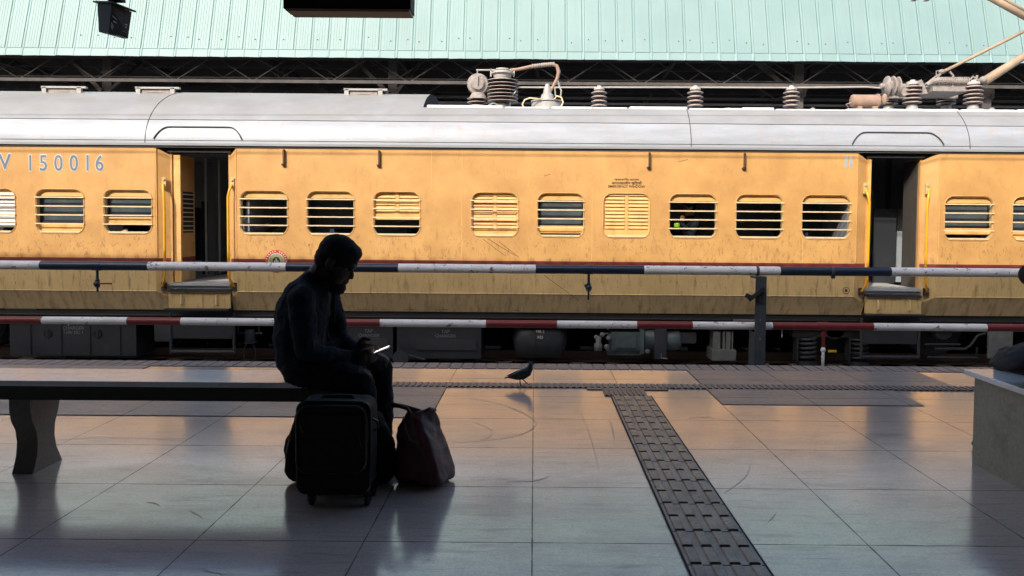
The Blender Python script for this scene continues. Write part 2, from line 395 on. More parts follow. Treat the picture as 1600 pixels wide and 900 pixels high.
# edge coping with grooves
b = MB(); x = -14.0
while x < 14:
    b.box(x + .005, x + .092, 6.075, YE, -.10, .004); x += .1
b.box(-40, 40, 6.072, YE - .01, -.10, -.003)
b.box(-40, 40, 6.072, YE - .05, -1.28, -.10)
tag(b.build('platform_edge', M['coping']), kind='structure')
# rough slabs
J = .6335
flat('rough_paving', M['floor_rough'], -12, -J, 4.51, 5.365, .004)
flat('rough_paving', M['floor_rough'], -12, -5 * J, 5.52, 6.07, .004)
flat('rough_paving', M['floor_rough'], 2 * J, 4.15 * J, 4.91, 5.365, .004)
flat('rough_paving', M['floor_rough'], 2 * J, 5 * J, 5.52, 6.07, .004)
# tactile paving
b = MB(); b.box(.545, .822, -.5, 5.12, .001, .006); b.mi = 1
b.box(.541, .546, -.5, 5.12, .001, .009); b.box(.821, .826, -.5, 5.12, .001, .009); b.mi = 0
tag(b.build('tactile_paving', [M['tactile'], M['black']]), kind='structure')
b = MB(); y = 2.555 - .142 * 12; k = 0
while y < 4.98:
    for i in range(4):
        cx = .545 + .034 + i * .0695
        x0, x1 = cx - .017, cx + .017; y0, y1 = y + .012, y + .132
        lo = [(x0 - .005, y0 - .004), (x1 + .005, y0 - .004), (x1 + .005, y1 + .004), (x0 - .005, y1 + .004)]
        hi = [(x0, y0), (x1, y0), (x1, y1), (x0, y1)]
        va = [b.b.verts.new((q[0], q[1], .0062)) for q in lo]; vb = [b.b.verts.new((q[0], q[1], .0125)) for q in hi]
        b.face(vb)
        for e in range(4): b.face([va[e], va[(e + 1) % 4], vb[(e + 1) % 4], vb[e]])
        b.mi = 1; b.box(x0, x1, y0 - .008, y0 - .0042, .0062, .0075); b.mi = 0
    if k % 2 == 0:
        b.mi = 1; b.box(.547, .82, y - .0022, y + .0002, .0062, .0072); b.mi = 0
    y += .142; k += 1
tag(b.build('tactile_bars', [M['tactile_bar'], M['black']]), kind='structure')
b = MB(); b.box(.50, .80, 5.122, 5.31, .001, .007); b.box(.39, .98, 5.312, 5.368, .001, .007)
for i in range(9): b.box(.51 + i * .032, .522 + i * .032, 5.13, 5.30, .007, .012)
tag(b.build('dark_tactile_tiles', M['tactile_dark']), kind='structure')
b = MB(); b.mi = 0; x = -12
while x < 12:
    b.mi = 0; b.box(x, x + .024, 5.375, 5.505, .001, .010); x += .0455
b.mi = 1; b.box(-12, 12, 5.370, 5.510, .001, .0045)
tag(b.build('warning_strip', [M['tactile_dark'], M['coping']]), kind='structure')
def GP(px, py):
    d = RM @ Vector(((px - PPX) / FPX, -(py - PPY) / FPX, -1)); t = -HC / d.z; return Vector((d.x * t, d.y * t, 0))
M['scuff'] = mat('rubbed_scuff', (.36, .32, .30), (.60, .53, .50), rough=.34, nscale=12)
b = MB()
def mark(pts, w_, n_=10):
    k = len(pts); ps = []
    for i in range(k - 1):
        p0, p1, p2, p3 = pts[max(i - 1, 0)], pts[i], pts[i + 1], pts[min(i + 2, k - 1)]
        for q_ in range(n_):
            t = q_ / n_
            ps.append(.5 * ((2 * p1) + (p2 - p0) * t + (2 * p0 - 5 * p1 + 4 * p2 - p3) * t * t + (3 * p1 - p0 - 3 * p2 + p3) * t ** 3))
    ps.append(pts[-1]); prev = None
    for i, p in enumerate(ps):
        t = (ps[min(i + 1, len(ps) - 1)] - ps[max(i - 1, 0)]).normalized(); nrm = Vector((-t.y, t.x, 0)) * w_ / 2 * (.15 + .85 * math.sin(math.pi * min(1, max(0, i / (len(ps) - 1)))) ** .6)
        a, c = b.b.verts.new((p + nrm) + Vector((0, 0, .0012))), b.b.verts.new((p - nrm) + Vector((0, 0, .0012)))
        if prev: b.face([prev[0], prev[1], c, a])
        prev = (a, c)
for pl, w_ in (([(690, 621), (745, 624), (800, 638), (837, 660), (812, 680), (750, 689), (700, 692)], .005), ([(700, 652), (740, 660), (770, 675), (745, 692), (700, 700)], .003),
               ([(952, 655), (958, 675), (960, 690)], .007), ([(905, 640), (925, 690), (935, 735)], .003), ([(1130, 772), (1165, 745), (1172, 722)], .003),
               ([(1195, 836), (1220, 838), (1245, 837)], .002), ([(1350, 762), (1380, 764), (1400, 763)], .003),
               ([(1200, 816), (1208, 808), (1212, 802)], .003), ([(228, 785), (240, 786), (250, 790)], .006), ([(315, 890), (335, 895), (355, 898)], .005), ([(1075, 655), (1100, 652), (1135, 656)], .006),
               ([(60, 690), (160, 684), (300, 688)], .004), ([(860, 745), (830, 752), (790, 752)], .006)):
    mark([GP(*p) for p in pl], w_)
rnd = random.Random(21)
for i in range(120):
    p = Vector((rnd.uniform(-3, 3.2), rnd.uniform(2.4, 5.3), 0)); a = rnd.gauss(0, .5); L = rnd.uniform(.02, .16)
    if .52 < p.x < .85 or abs(p.x + math.cos(a) * L - .68) < .16: continue
    d = Vector((math.cos(a), math.sin(a), 0)); mark([p, p + d * L / 2 + Vector((0, rnd.uniform(-.01, .01), 0)), p + d * L], rnd.uniform(.001, .003), 4)
tag(b.build('floor_scuffs', M['scuff']), kind='structure')
# tracks: near one empty, the far one under the train
def track(yc):
    b = MB()
    for s_ in (-1, 1):
        yy = yc + s_ * .838
        b.box(-45, 45, yy - .07, yy + .07, -1.06, -1.035); b.box(-45, 45, yy - .012, yy + .012, -1.035, -.93); b.box(-45, 45, yy - .035, yy + .035, -.93, -.885)
    tag(b.build('rail_track', M['rail']), kind='structure')
    b = MB()
    for i in range(120): b.box(-36 + i * .6, -35.75 + i * .6, yc - 1.3, yc + 1.3, -1.27, -1.06)
    tag(b.build('track_sleepers', M['sleeper']), kind='structure')
track(7.97); track(13.0)
b = MB(); b.box(-60, 60, 14.95, 30, -1.28, -.02); tag(b.build('far_platform', M['conc']), kind='structure')

# our own canopy (above and behind the camera, shades the platform)
can = thing('platform_canopy', 'dark corrugated canopy roof over the near platform, above the benches', 'canopy', (0, 0, 4.4))
EY = 4.4
def _(b):
    x = -34.0; top = []
    pitch = .25; prof = ((0, 0), (.12, 0), (.155, .035), (.215, .035), (.25, 0))
    while x < 34:
        for dx, dz in prof[:-1]: top.append((x + dx, dz))
        x += pitch
    zf = lambda X: 6.24 + (-.006 * X)
    va = [b.b.verts.new((X, EY, zf(X) + dz)) for X, dz in top]; vb = [b.b.verts.new((X, -13.8, zf(X) + 1.2 + dz)) for X, dz in top]
    vc = [b.b.verts.new((X, EY, zf(X) + dz - .004)) for X, dz in top]
    for i in range(len(top) - 1): b.face([va[i], va[i + 1], vb[i + 1], vb[i]]); b.face([vc[i], vc[i + 1], va[i + 1], va[i]])
part('roof_sheet', M['own_roof'], can, _)
def _(b):
    for y in (3.6, 0, -4, -9): b.box(-34, 34, y - .06, y + .06, 6.10 + (EY - y) * .065, 6.20 + (EY - y) * .065)
    for i in range(-6, 7): b.box(i * 5 - .1, i * 5 + .1, -13.5, 4.2, 5.96, 6.10)
part('beam', M['own_roof'], can, _)
for X in (-22.5, -12.5, 12.5, 22.5):
    part('column', M['own_roof'], can, lambda b: b.box(X - .12, X + .12, 1.0, 1.24, 0, 5.97))
b = MB(); b.box(-34, 34, -14.6, -14.02, -.2, 7.9)  # unseen dark wall added to close off light behind the camera
for i in range(-6, 7): b.box(i * 5 - .25, i * 5 + .25, -14.02, -13.85, -.01, 7.1)
o = b.build('light_blocking_wall', M['own_wall']); tag(o, 'plain dark wall added unseen behind the near platform to block light', 'wall')

# ------------------------------------------------------------------ far station shed
YF = 16.0; ZE = 4.73
shed = thing('station_shed', 'station shed beyond the train with mint green sheet cladding above dark trusses', 'station shed', (0, 16, 0))
TILT = math.tan(R(15))
def _(b):
    # ribbed sheets: rib every .365 m, rises 3.4 m leaning back 15 degrees
    H_ = 2.3; xs = []; x = -17.2; i = 0
    while x < 17.2:
        for dx, dy in ((0, 0), (.305, 0), (.322, -.008), (.348, -.008), (.365, 0)): xs.append((x + dx, dy))
        x += .365
    jag = random.Random(3)
    bot = []
    for X, dy in xs: bot.append(ZE + jag.uniform(-.006, .006))
    rows = [(0, 0), (.17, .0), (.1705, -.012), (H_, 0)]
    prev = None
    for zi, (h, ex) in enumerate(((0, -.012), (.17, -.012), (.171, 0), (H_, 0))):
        row = []
        for (X, dy), z0 in zip(xs, bot):
            z = z0 + h if zi < 3 else z0 + h
            row.append(b.b.verts.new((X, YF + h * TILT + dy + ex, z)))
        if prev:
            for j in range(len(row) - 1): b.face([prev[j], prev[j + 1], row[j + 1], row[j]])
        prev = row
part('cladding', M['mint'], shed, _)
def _(b):
    x = -17.2
    while x < 17.2:
        for k in range(4):
            xx = x + .06 + k * .055
            b.beam((xx, YF - .002, ZE + .02), (xx, YF + 2.25 * TILT - .002, ZE + 2.25), .004, .0012)
        x += .365
part('sheet_swage', M['mint'], shed, _)
def _(b):
    x = -17.2
    while x < 17.2:
        b.beam((x + .303, YF - .006, ZE + .002), (x + .303, YF + 2.25 * TILT - .006, ZE + 2.25), .014, .010)
        x += .365
    b.box(-17.2, 17.2, YF + .17 * TILT - .018, YF + .17 * TILT - .008, ZE + .168, ZE + .176)
part('sheet_joint', M['mint_lap'], shed, _)
def _(b):
    rnd = random.Random(8); x = -9.9
    while x < 11:
        for h in (.42, 1.5):
            if rnd.random() < .75:
                hh = h + rnd.uniform(-.05, .05); b.obox((x + rnd.choice((.08, .2)), YF + hh * TILT - .006, ZE + hh), Matrix.Identity(3), .011, .003, .011)
        x += .365
part('fixings', M['seam'], shed, _)['kind'] = 'stuff'
def _(b):
    z = ZE + 1.27
    rnd = random.Random(5); x = -6.0
    xs = []
    while x < 17.2:
        if (x * 1000) % 365 > 0: pass
        h = rnd.uniform(-.05, .06)
        b.beam((x + .155, YF + (1.42 + h) * TILT - .004, z + .04 + h), (x + .155, YF + 2.25 * TILT - .004, ZE + 2.25), .29, .003)
        x += .365
part('weathered_band', M['mint_stain'], shed, _)
def _(b):
    b.box(-40, 40, YF + .15, 46, ZE + .22, ZE + .34)
    b.box(-40, 40, 45.6, 46, -.5, ZE + 1)
    b.box(-40.3, -40, YF + .1, 46, -.5, ZE + .4); b.box(40, 40.3, YF + .1, 46, -.5, ZE + .4)
    b.box(-40, -17.3, YF + .05, YF + .15, ZE + .0, ZE + 2.2); b.box(17.3, 40, YF + .05, YF + .15, ZE, ZE + 2.2)
    b.box(-40, 40, YF + 1.0, YF + 1.1, ZE + .3, ZE + 2.1)
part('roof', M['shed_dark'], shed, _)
def truss(y, zc, zb, pitch, x0, m, wc=.07, wd=.035, ph=0):
    def _(b):
        b.box(-20, 20, y - .03, y + .03, zb - wc / 2, zb + wc / 2); b.box(-20, 20, y - .03, y + .03, zc - wc / 2, zc + wc / 2)
        x = -20 + ph
        while x < 20:
            b.beam((x, y, zb), (x + pitch / 2, y, zc), wd, wd); b.beam((x + pitch / 2, y + .05, zc), (x + pitch, y + .05, zb), wd, wd)
            x += pitch
    return part('truss', m, shed, _)
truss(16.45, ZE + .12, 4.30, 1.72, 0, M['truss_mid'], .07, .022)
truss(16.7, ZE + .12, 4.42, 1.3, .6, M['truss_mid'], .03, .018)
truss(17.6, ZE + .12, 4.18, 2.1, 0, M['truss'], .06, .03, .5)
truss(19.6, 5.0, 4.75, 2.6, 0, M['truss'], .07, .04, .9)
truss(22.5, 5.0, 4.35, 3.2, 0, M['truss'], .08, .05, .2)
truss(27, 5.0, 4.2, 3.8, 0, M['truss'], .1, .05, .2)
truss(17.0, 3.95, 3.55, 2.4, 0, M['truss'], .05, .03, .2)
def _(b):
    for y in (18.5, 21, 24): b.box(-30, 30, y - .05, y + .05, ZE - .28, ZE - .2)
    for i in range(-7, 8): b.beam((i * 3.1, 16.6, ZE + .15), (i * 3.1 + .4, 30, ZE + .1), .08, .12)
part('purlin', M['truss'], shed, _)
for px, lean in ((165, 0), (613, 0), (1250, 0), (1545, 0)):
    X = PX(px, 16.7, 130)
    def _(b):
        b.box(X - .1, X + .1, 16.75, 16.95, -.02, ZE + .22)
        b.beam((X - .08, 16.7, 4.1), (X - .95, 16.9, ZE + .2), .09, .09); b.beam((X + .08, 16.7, 4.1), (X + .5, 17.4, ZE + .2), .07, .07)
    part('column', M['truss_mid'], shed, _)

# ================================================================== TRAIN
YT = 11.2
train = thing('passenger_train', 'yellow electric train coach with silver roof and barred windows standing at the far track', 'train', (0, 13.0, -.885))
TX = lambda px, py=350: P(px, py, YT).x
Z_G, Z_MT, Z_MB, Z_K, Z_B = 2.345, .637, .50, .135, -.165    # gutter, band top, band bottom, crease, skirt bottom
WZ0, WZ1 = 1.008, 1.665; WC = (WZ0 + WZ1) / 2; WH = WZ1 - WZ0
XL, XR = -12.5, 13.5
doors = [(TX(262), TX(357)), (TX(1357), TX(1443))]
wins = [(-50, 24), (57, 131), (163, 237), (376, 449), (480, 553), (584, 656), (737, 809), (840, 912), (943, 1015), (1046, 1119), (1150, 1223), (1253, 1328), (1476, 1551), (1582, 1656),
        (-157, -83), (-264, -190)]
WB = [(TX(a), TX(c)) for a, c in wins]
sect = [(XL, TX(243)), (TX(371), TX(1337)), (TX(1465), XR)]
side = None
def clip_holes(x0, x1): return [rrect((a + c) / 2, WC, c - a, WH, .125) for a, c in WB if a > x0 and c < x1]
body_y = lambda z: YT
for i, (x0, x1) in enumerate(sect):
    o = sheet('side_panel', M['yellow'], train, [[(x0, Z_MT), (x1, Z_MT), (x1, Z_G - .02), (x0, Z_G - .02)]] + clip_holes(x0, x1), YT, .03)
    def _(b): b.box(x0, x1, YT - .002, YT + .03, Z_MB, Z_MT)
    part('maroon_band', M['maroon'], train, _)
    def _(b): b.box(x0, x1, YT, YT + .03, Z_K, Z_MB)
    part('lower_panel', M['yellow_low'], train, _)
    def _(b): b.prism([(x0, YT, Z_K), (x0, YT + .03, Z_K), (x0, YT + .20, Z_B), (x0, YT + .17, Z_B)], (x1 - x0, 0, 0))
    part('skirt', M['yellow_skirt'], train, _)
# vertical weld lines and long dents on the middle panel
def _(b):
    for px, z0, z1 in ((674, 1.7, 2.3), (722, .65, 2.3), (925, .65, 1.75), (1255, .65, 1.0), (245, .65, 2.3), (369, .65, 2.3), (1338, .65, 2.3), (1467, .65, 2.3)):
        part('weld_seam', M['yellow_trim'], train, lambda c_: c_.box(TX(px) - .004, TX(px) + .004, YT - .004, YT + .001, z0, z1))
    for px in (60, 112, 330 - 80, 465, 600, 665, 722, 830, 925, 1040, 1070, 1240, 1310, 1510):
        part('weld_seam', M['yellow_low'], train, lambda c_: c_.box(TX(px) - .004, TX(px) + .004, YT - .003, YT + .001, Z_K + .01, Z_MB - .01))
_(None)
def _(b):
    b.prism([(XL, YT - .006, Z_K), (XL, YT + .001, Z_K + .012), (XL, YT + .003, Z_K - .012)], (TX(243) - XL, 0, 0))
    b.prism([(TX(371), YT - .006, Z_K), (TX(371), YT + .001, Z_K + .012), (TX(371), YT + .003, Z_K - .012)], (TX(1337) - TX(371), 0, 0))
    b.prism([(TX(1465), YT - .006, Z_K), (TX(1465), YT + .001, Z_K + .012), (TX(1465), YT + .003, Z_K - .012)], (XR - TX(1465), 0, 0))
part('crease_strip', M['yellow_low'], train, _)
# scratch marks below the windows
def _(b):
    rnd = random.Random(11)
    def free(x): return not any(a - .25 < x < c + .25 for a, c in doors)
    n_ = 0
    while n_ < 620:
        x = rnd.uniform(TX(-20), TX(1620)); z = rnd.choice([rnd.gauss(.86, .07), rnd.uniform(.66, .99), rnd.uniform(.2, .48)])
        if not free(x) or z > 1.0 or (.5 < z < .66) or z < .17: continue
        a = rnd.uniform(-.9, .9); L = rnd.uniform(.012, .055)
        b.beam((x, YT - .0012, z), (x + math.sin(a) * L, YT - .0012, min(z + math.cos(a) * L, 1.0 if z > .6 else .49)), rnd.uniform(.0015, .004), .0016); n_ += 1
    for (p, q) in (((755, 374), (790, 400)), ((762, 373), (806, 400)), ((780, 378), (811, 402)), ((860, 272), (850, 275)), ((1060, 253), (1075, 249)), ((850, 430), (905, 470))):
        A, B = P(*p, YT), P(*q, YT); b.beam((A.x, YT - .0012, A.z), (B.x, YT - .0012, B.z), .006, .0016)
part('scratches', M['letter_dark'], train, _)['kind'] = 'stuff'
# door pockets: bevelled jambs
for (xa, xb), (fa, fb) in zip(doors, ((TX(243), TX(371)), (TX(1337), TX(1465)))):
    for xf, xj in ((fa, xa), (fb, xb)):
        yj = YT + .09
        sgn = 1 if xj > xf else -1
        def _(b):
            b.prism([(xf, YT, Z_MT), (xj, yj, Z_MT), (xj, yj, Z_G - .14), (xf, YT, Z_G - .02)], (0, .03, 0))
        part('jamb', M['yellow'], train, _)
        def _(b): b.prism([(xf, YT - .001, Z_MB), (xj, yj - .001, Z_MB), (xj, yj - .001, Z_MT), (xf, YT - .001, Z_MT)], (0, .03, 0))
        part('jamb_band', M['maroon'], train, _)
        def _(b): b.prism([(xf, YT, Z_K), (xj, yj, Z_K - .12), (xj, yj, Z_MB), (xf, YT, Z_MB)], (0, .03, 0))
        part('jamb_lower', M['yellow_low'], train, _)
        def _(b): b.prism([(xf, YT, Z_K), (xj, yj, Z_K - .12), (xj, YT + .17, Z_B), (xf, YT + .17, Z_B)], (0, .03, 0))
        part('jamb_skirt', M['yellow_skirt'], train, _)
        # vertical return into the vestibule
        def _(b): b.box(min(xj, xj + sgn * .03), max(xj, xj + sgn * .03), yj, yj + .16, .15, Z_G - .1)
        part('door_post', M['yellow'], train, _)
        # handrail
        xr = xj - sgn * .02
        def _(b):
            pts = [P(0, 0, 1)] * 0
            yr = YT - .015
            b.tube([(xr - sgn * .035, YT + .04, 1.76), (xr - sgn * .035, yr, 1.745), (xr - sgn * .02, yr - .03, 1.68), (xr, yr - .045, 1.58), (xr, yr - .045, .40), (xr - sgn * .02, yr - .03, .31), (xr - sgn * .06, yr, .22), (xr - sgn * .06, YT + .05, .21)], .019, 8)
        rl = part('handrail', M['rail_yellow'], train, _, smooth=True)
        def _(b):
            b.box(xr - sgn * .035 - .03, xr - sgn * .035 + .03, YT + .005, YT + .03, 1.70, 1.86); b.lathe((xr - sgn * .035, YT - .01, 1.83), [(.02, 0), (.02, .03)], 'Y', 8)
        part('bracket', M['yellow_low'], rl, _)
        def _(b): b.box(xr - sgn * .06 - .035, xr - sgn * .06 + .035, YT + .0, YT + .05, .15, .27)
        part('lower_bracket', M['under'], rl, _)
    # threshold, lintel, step
    def _(b):
        b.box(xa, xb, YT + .02, YT + .09, .22, .265); b.box(xa, xb, YT + .06, YT + .12, .17, .2)
    part('threshold', M['steel_grey'], train, _)
    def _(b):
        b.box(xa - .02, xb + .02, YT + .05, YT + .3, Z_G - .1, Z_G - .02)
    part('lintel', M['under_dark'], train, _)
    st = part('door_step', M['yellow_low'], train, lambda b: b.box(xa - .01, xb + .01, YT + .02, YT + .05, -.12, .14))
    part('tread', M['interior_grey'], st, lambda b: (b.box(xa - .03, xb + .01, YT - .10, YT + .1, -.145, -.12), b.box(xa, xb, YT - .02, YT + .1, .13, .16)))
    for fx in (.21, .79):
        xx = xa + (xb - xa) * fx
        part('hand_bar', M['cream_bar'], st, lambda b: b.tube([(xx, YT + .03, .09), (xx, YT - .01, .08), (xx, YT - .01, -.06), (xx, YT + .03, -.07)], .012, 6))
    # ladder frame below
    def _(b):
        for xx in (xa - .02, xb + .03): b.tube([(xx, YT + .1, -.2), (xx, YT + .1, -.83)], .022, 8)
        for z in (-.36, -.80): b.tube([(xa - .02, YT + .1, z), (xb + .03, YT + .1, z)], .026, 8)
        b.box(xa, xb, YT + .1, YT + .12, -.60, -.38)
    part('step_frame', M['under'], train, _)
    # roof hood over the door
# roof profile
def prof(t): return (13.0 - 1.8 * math.cos(t), 2.365 + 1.035 * math.sin(t))
def roof_piece(name, m, x0, x1, t0, t1, n_=14, xd=None, parent=None, lift=0):
    b = MB(); rows = []
    xs = [x0, x1] if xd is None else [x0 + (x1 - x0) * i / xd for i in range(xd + 1)]
    for i in range(n_ + 1):
        t = t0 + (t1 - t0) * i / n_; y, z = prof(t)
        y -= lift * math.cos(t); z += lift * math.sin(t)
        rows.append([b.b.verts.new((x, y, z)) for x in xs])
    for a, c in zip(rows, rows[1:]):
        for j in range(len(xs) - 1): b.face([a[j], a[j + 1], c[j + 1], c[j]])
    return b.build(name, m, parent or train, smooth=True)
XS = TX(655)
T_LOW = math.asin((3.0 - 2.365) / 1.035)
TS = R(21.5)
roof_piece('roof_cove', M['silver_low'], XL, XR, 0, TS, 8)
roof_piece('roof_dome', M['silver'], XL, XS, TS, R(180), 30)
roof_piece('roof_shoulder', M['silver'], XS, XR, TS, T_LOW, 8)
def _(b):
    y0, _z = prof(T_LOW)
    b.box(XS, XR, y0 - .002, 26 - y0, 2.97, 3.0)
part('roof_deck', M['silver_low'], train, _)
roof_piece('far_roof_side', M['silver'], XS, XR, R(180) - T_LOW, R(180), 8)
def _(b):
    pts = [(XS - .002, 13.0 + (prof(R(a))[0] - 13.0) * .985, 2.36 + (prof(R(a))[1] - 2.36) * .985) for a in range(0, 181, 6)]
    b.prism(pts, (-.03, 0, 0))
part('roof_end_wall', M['under_box'], train, _)
def _(b):
    rnd = random.Random(2)
    y0, _z = prof(T_LOW); x = XS + .05
    while x < XR:
        L = rnd.uniform(.25, .9); h = rnd.uniform(.02, .05)
        b.box(x, x + L, y0 + .05, y0 + .2, 3.0, 3.0 + h); x += L + rnd.uniform(0, .06)
part('roof_cable_tray', M['white_shutter'], train, _, bevel=.01)
# gutter lip
def _(b):
    b.box(XL, XR, YT - .035, YT + .02, Z_G - .005, Z_G + .03)
part('gutter', M['silver'], train, _)
def _(b): b.box(XL, XR, YT - .012, YT + .01, Z_G - .034, Z_G - .008)  # dark strip drawn as the shadow under the gutter lip
part('painted_gutter_shadow', M['seam'], train, _)
def seam_arc(b, x, t0, t1, wx=.012):
    pts = []
    for i in range(13):
        t = t0 + (t1 - t0) * i / 12; y, z = prof(t); pts.append((x, y - .002 * math.cos(t), z + .002 * math.sin(t)))
    b.tube(pts, wx / 2, 5)
def _(b):
    for px in (228, 1078, 1512, -120): seam_arc(b, TX(px), 0, R(80) if TX(px) < XS else T_LOW)
    y, z = prof(TS); b.tube([(XL, y - .001, z), (XR, y - .001, z)], .006, 5)
    y, z = prof(R(3)); b.tube([(XL, y - .002, z), (XR, y - .002, z)], .004, 5)
part('roof_seam', M['seam'], train, _)
seamx = lambda px: TX(px)
for pa, pb in ((240, 378), (1332, 1475)):
    def _(b):
        xa, xb = TX(pa, 210), TX(pb, 210); pts = []
        for i in range(25):
            f = i / 24
            if f < .2: s_ = f / .2; x = xa + (xb - xa) * .16 * s_ ** 1.2; t = 4 + 10.5 * math.sin(s_ * math.pi / 2)
            elif f > .8: s_ = (1 - f) / .2; x = xb - (xb - xa) * .16 * s_ ** 1.2; t = 4 + 10.5 * math.sin(s_ * math.pi / 2)
            else: x = xa + (xb - xa) * (.16 + .68 * (f - .2) / .6); t = 14.5
            y, z = prof(R(t)); pts.append((x, y - .012, z + .004))
        b.tube(pts, .010, 6)
    part('door_hood', M['seam'], train, _)
# ventilators on the raised roof
for pa, pb in ((64, 134), (211, 280), (537, 605)):
    def _(b):
        t = R(63); y, z = prof(t); xa, xb = PX(pa, y, 140), PX(pb, y, 140)
        b.box(xa, xb, y, y + .06, z + .075, z + .105)
        b.box(xa + .01, xa + .08, y, y + .05, z - .02, z + .09); b.box(xb - .15, xb - .08, y, y + .05, z - .02, z + .09)
        b.mi = 1; b.box(xa + .1, xb - .17, y + .03, y + .25, z - .02, z + .06); b.mi = 0
        b.box(xa + .22, xb - .3, y + .022, y + .03, z + .02, z + .03)
    part('roof_ventilator', [M['silver_cast'], M['dusty']], train, _)

# rain guards: small hooked drip strips under the gutter
for px in (445, 593, 1013, 1161):
    x = TX(px)
    def _(b):
        b.box(x - .012, x + .012, YT - .05, YT, 2.06, 2.29); b.box(x - .035, x + .015, YT - .05, YT, 2.055, 2.075)
    part('drip_bracket', M['letter_dark'], train, _)
def _(b):
    for px in (1320, 1327):
        x = TX(px); b.box(x - .022, x + .022, YT - .003, YT + .001, 2.08, 2.26)
part('jack_marks', M['steel_grey'], train, _)

# windows
kinds = ['white', 'glass_b', 'glass_c', 'open', 'open', 'louvre_half', 'louvre', 'glass_h', 'louvre_nobar', 'open', 'open', 'open', 'glass_m', 'glass_b', 'open', 'glass_b']
def louvre(b, x0, x1, z0, z1, y):
    xm = (x0 + x1) / 2
    b.box(x0, x1, y + .012, y + .02, z0, z1)
    b.box(xm - .025, xm + .025, y - .004, y + .013, z0, z1)
    b.box(x0, x0 + .03, y - .0, y + .013, z0, z1); b.box(x1 - .03, x1, y - .0, y + .013, z0, z1)
    z = z0 + .02
    while z < z1 - .03:
        for a, c in ((x0 + .035, xm - .03), (xm + .03, x1 - .035)):
            b.prism([(a, y + .012, z + .042), (a, y - .010, z + .004), (a, y - .006, z), (a, y + .014, z + .030)], (c - a, 0, 0))
        z += .055
for (x0, x1), kd in zip(WB, kinds):
    cx = (x0 + x1) / 2; W = x1 - x0
    outer = rrect(cx, WC, W, WH, .125); inner = rrect(cx, WC, W - .012, WH - .012, .12)
    def _(b):
        # reveal ring 60 mm deep
        k = len(outer)
        o1 = [b.b.verts.new((x, YT + .002, z)) for x, z in inner]; o2 = [b.b.verts.new((x, YT + .075, z)) for x, z in inner]
        p1 = [b.b.verts.new((x, YT + .002, z)) for x, z in outer]; p2 = [b.b.verts.new((x, YT + .075, z)) for x, z in outer]
        for i in range(k):
            j = (i + 1) % k
            b.face([o1[i], o1[j], o2[j], o2[i]]); b.face([p1[i], p1[j], o1[j], o1[i]]); b.face([p1[i], p2[i], p2[j], p1[j]]); b.face([p2[i], o2[i], o2[j], p2[j]])
    wn = part('window', M['yellow_low'], train, _)
    # raised rim
    def _(b):
        pts = [(x, YT - .003, z) for x, z in rrect(cx, WC, W + .014, WH + .014, .132)]
        b.tube(pts + [pts[0]], .006, 5, caps=False)
    part('rim', M['yellow'], wn, _)
    if kd != 'louvre_nobar':
        def _(b):
            for i in range(4):
                z = WZ1 - .117 - i * .133
                b.box(x0 - .014, x1 + .014, YT - .020, YT - .008, z - .009, z + .009)
                b.box(x0 - .013, x0 - .003, YT - .0195, YT, z - .0085, z + .0085); b.box(x1 + .003, x1 + .013, YT - .0195, YT, z - .0085, z + .0085)
        part('bar', M['cream_bar'], wn, _)
    def _(b): b.box(x0 + .06, x1 - .06, YT - .012, YT + .06, WZ0 + .005, WZ0 + .03)
    part('sill', M['cream_bar'], wn, _)
    if not kd.startswith('louvre'):
        def _(b): b.box(x0 - .01, x1 + .01, YT + .045, YT + .06, WZ1 - .10, WZ1 + .02)
        part('head_panel', M['yellow_trim'], wn, _)
    def sash(za, zb, lo=None):
        """glass sash from za to zb with yellow bottom rail lo"""
        def _(b): b.box(x0 - .02, x1 + .02, YT + .100, YT + .106, za, zb)
        part('pane', M['glass'], wn, _)
        def _(b): b.box(x0 - .02, x1 + .02, YT + .080, YT + .112, za - .002, za + .05); b.box(x0 - .02, x0 + .03, YT + .080, YT + .112, za, zb); b.box(x1 - .03, x1 + .02, YT + .080, YT + .112, za, zb)
        part('sash', M['under_dark'], wn, _)
    if kd == 'glass_b':
        sash(WZ0 + .14, WZ1); part('shutter_rail', M['yellow_trim'], wn, lambda b: b.box(x0 - .02, x1 + .02, YT + .06, YT + .078, WZ0 - .01, WZ0 + .14))
    if kd == 'glass_c':
        sash(WZ0 + .24, WZ1); part('shutter_rail', M['yellow_trim'], wn, lambda b: b.box(x0 - .02, x1 + .02, YT + .06, YT + .078, WZ0 + .135, WZ0 + .25))
    if kd == 'glass_h':
        sash(WZ0 + .15, WZ1); part('shutter_rail', M['yellow_trim'], wn, lambda b: b.box(x0 - .02, x1 + .02, YT + .06, YT + .078, WZ0 + .055, WZ0 + .17))
    if kd == 'glass_m':
        sash(WZ0 + .17, WZ1); part('shutter_rail', M['yellow_trim'], wn, lambda b: b.box(x0 - .02, x1 + .02, YT + .06, YT + .078, WZ0 + .08, WZ0 + .18))
    if kd == 'louvre_half':
        part('shutter', M['yellow_trim'], wn, lambda b: (louvre(b, x0 - .01, x1 + .01, WZ0 + .33, WZ1 + .01, YT + .045), b.box(x0 - .01, x1 + .01, YT + .04, YT + .07, WZ0 + .24, WZ0 + .33)))
    if kd == 'louvre':
        part('shutter', M['yellow_trim'], wn, lambda b: (louvre(b, x0 - .01, x1 + .01, WZ0 + .10, WZ1 + .01, YT + .045), b.box(x0 - .01, x1 + .01, YT + .04, YT + .07, WZ0 - .01, WZ0 + .10)))
    if kd == 'louvre_nobar':
        part('shutter', M['yellow_trim'], wn, lambda b: (louvre(b, x0 - .01, x1 + .01, WZ0 + .11, WZ1 + .01, YT + .02), b.box(x0 - .01, x1 + .01, YT + .012, YT + .04, WZ0 - .01, WZ0 + .11)))
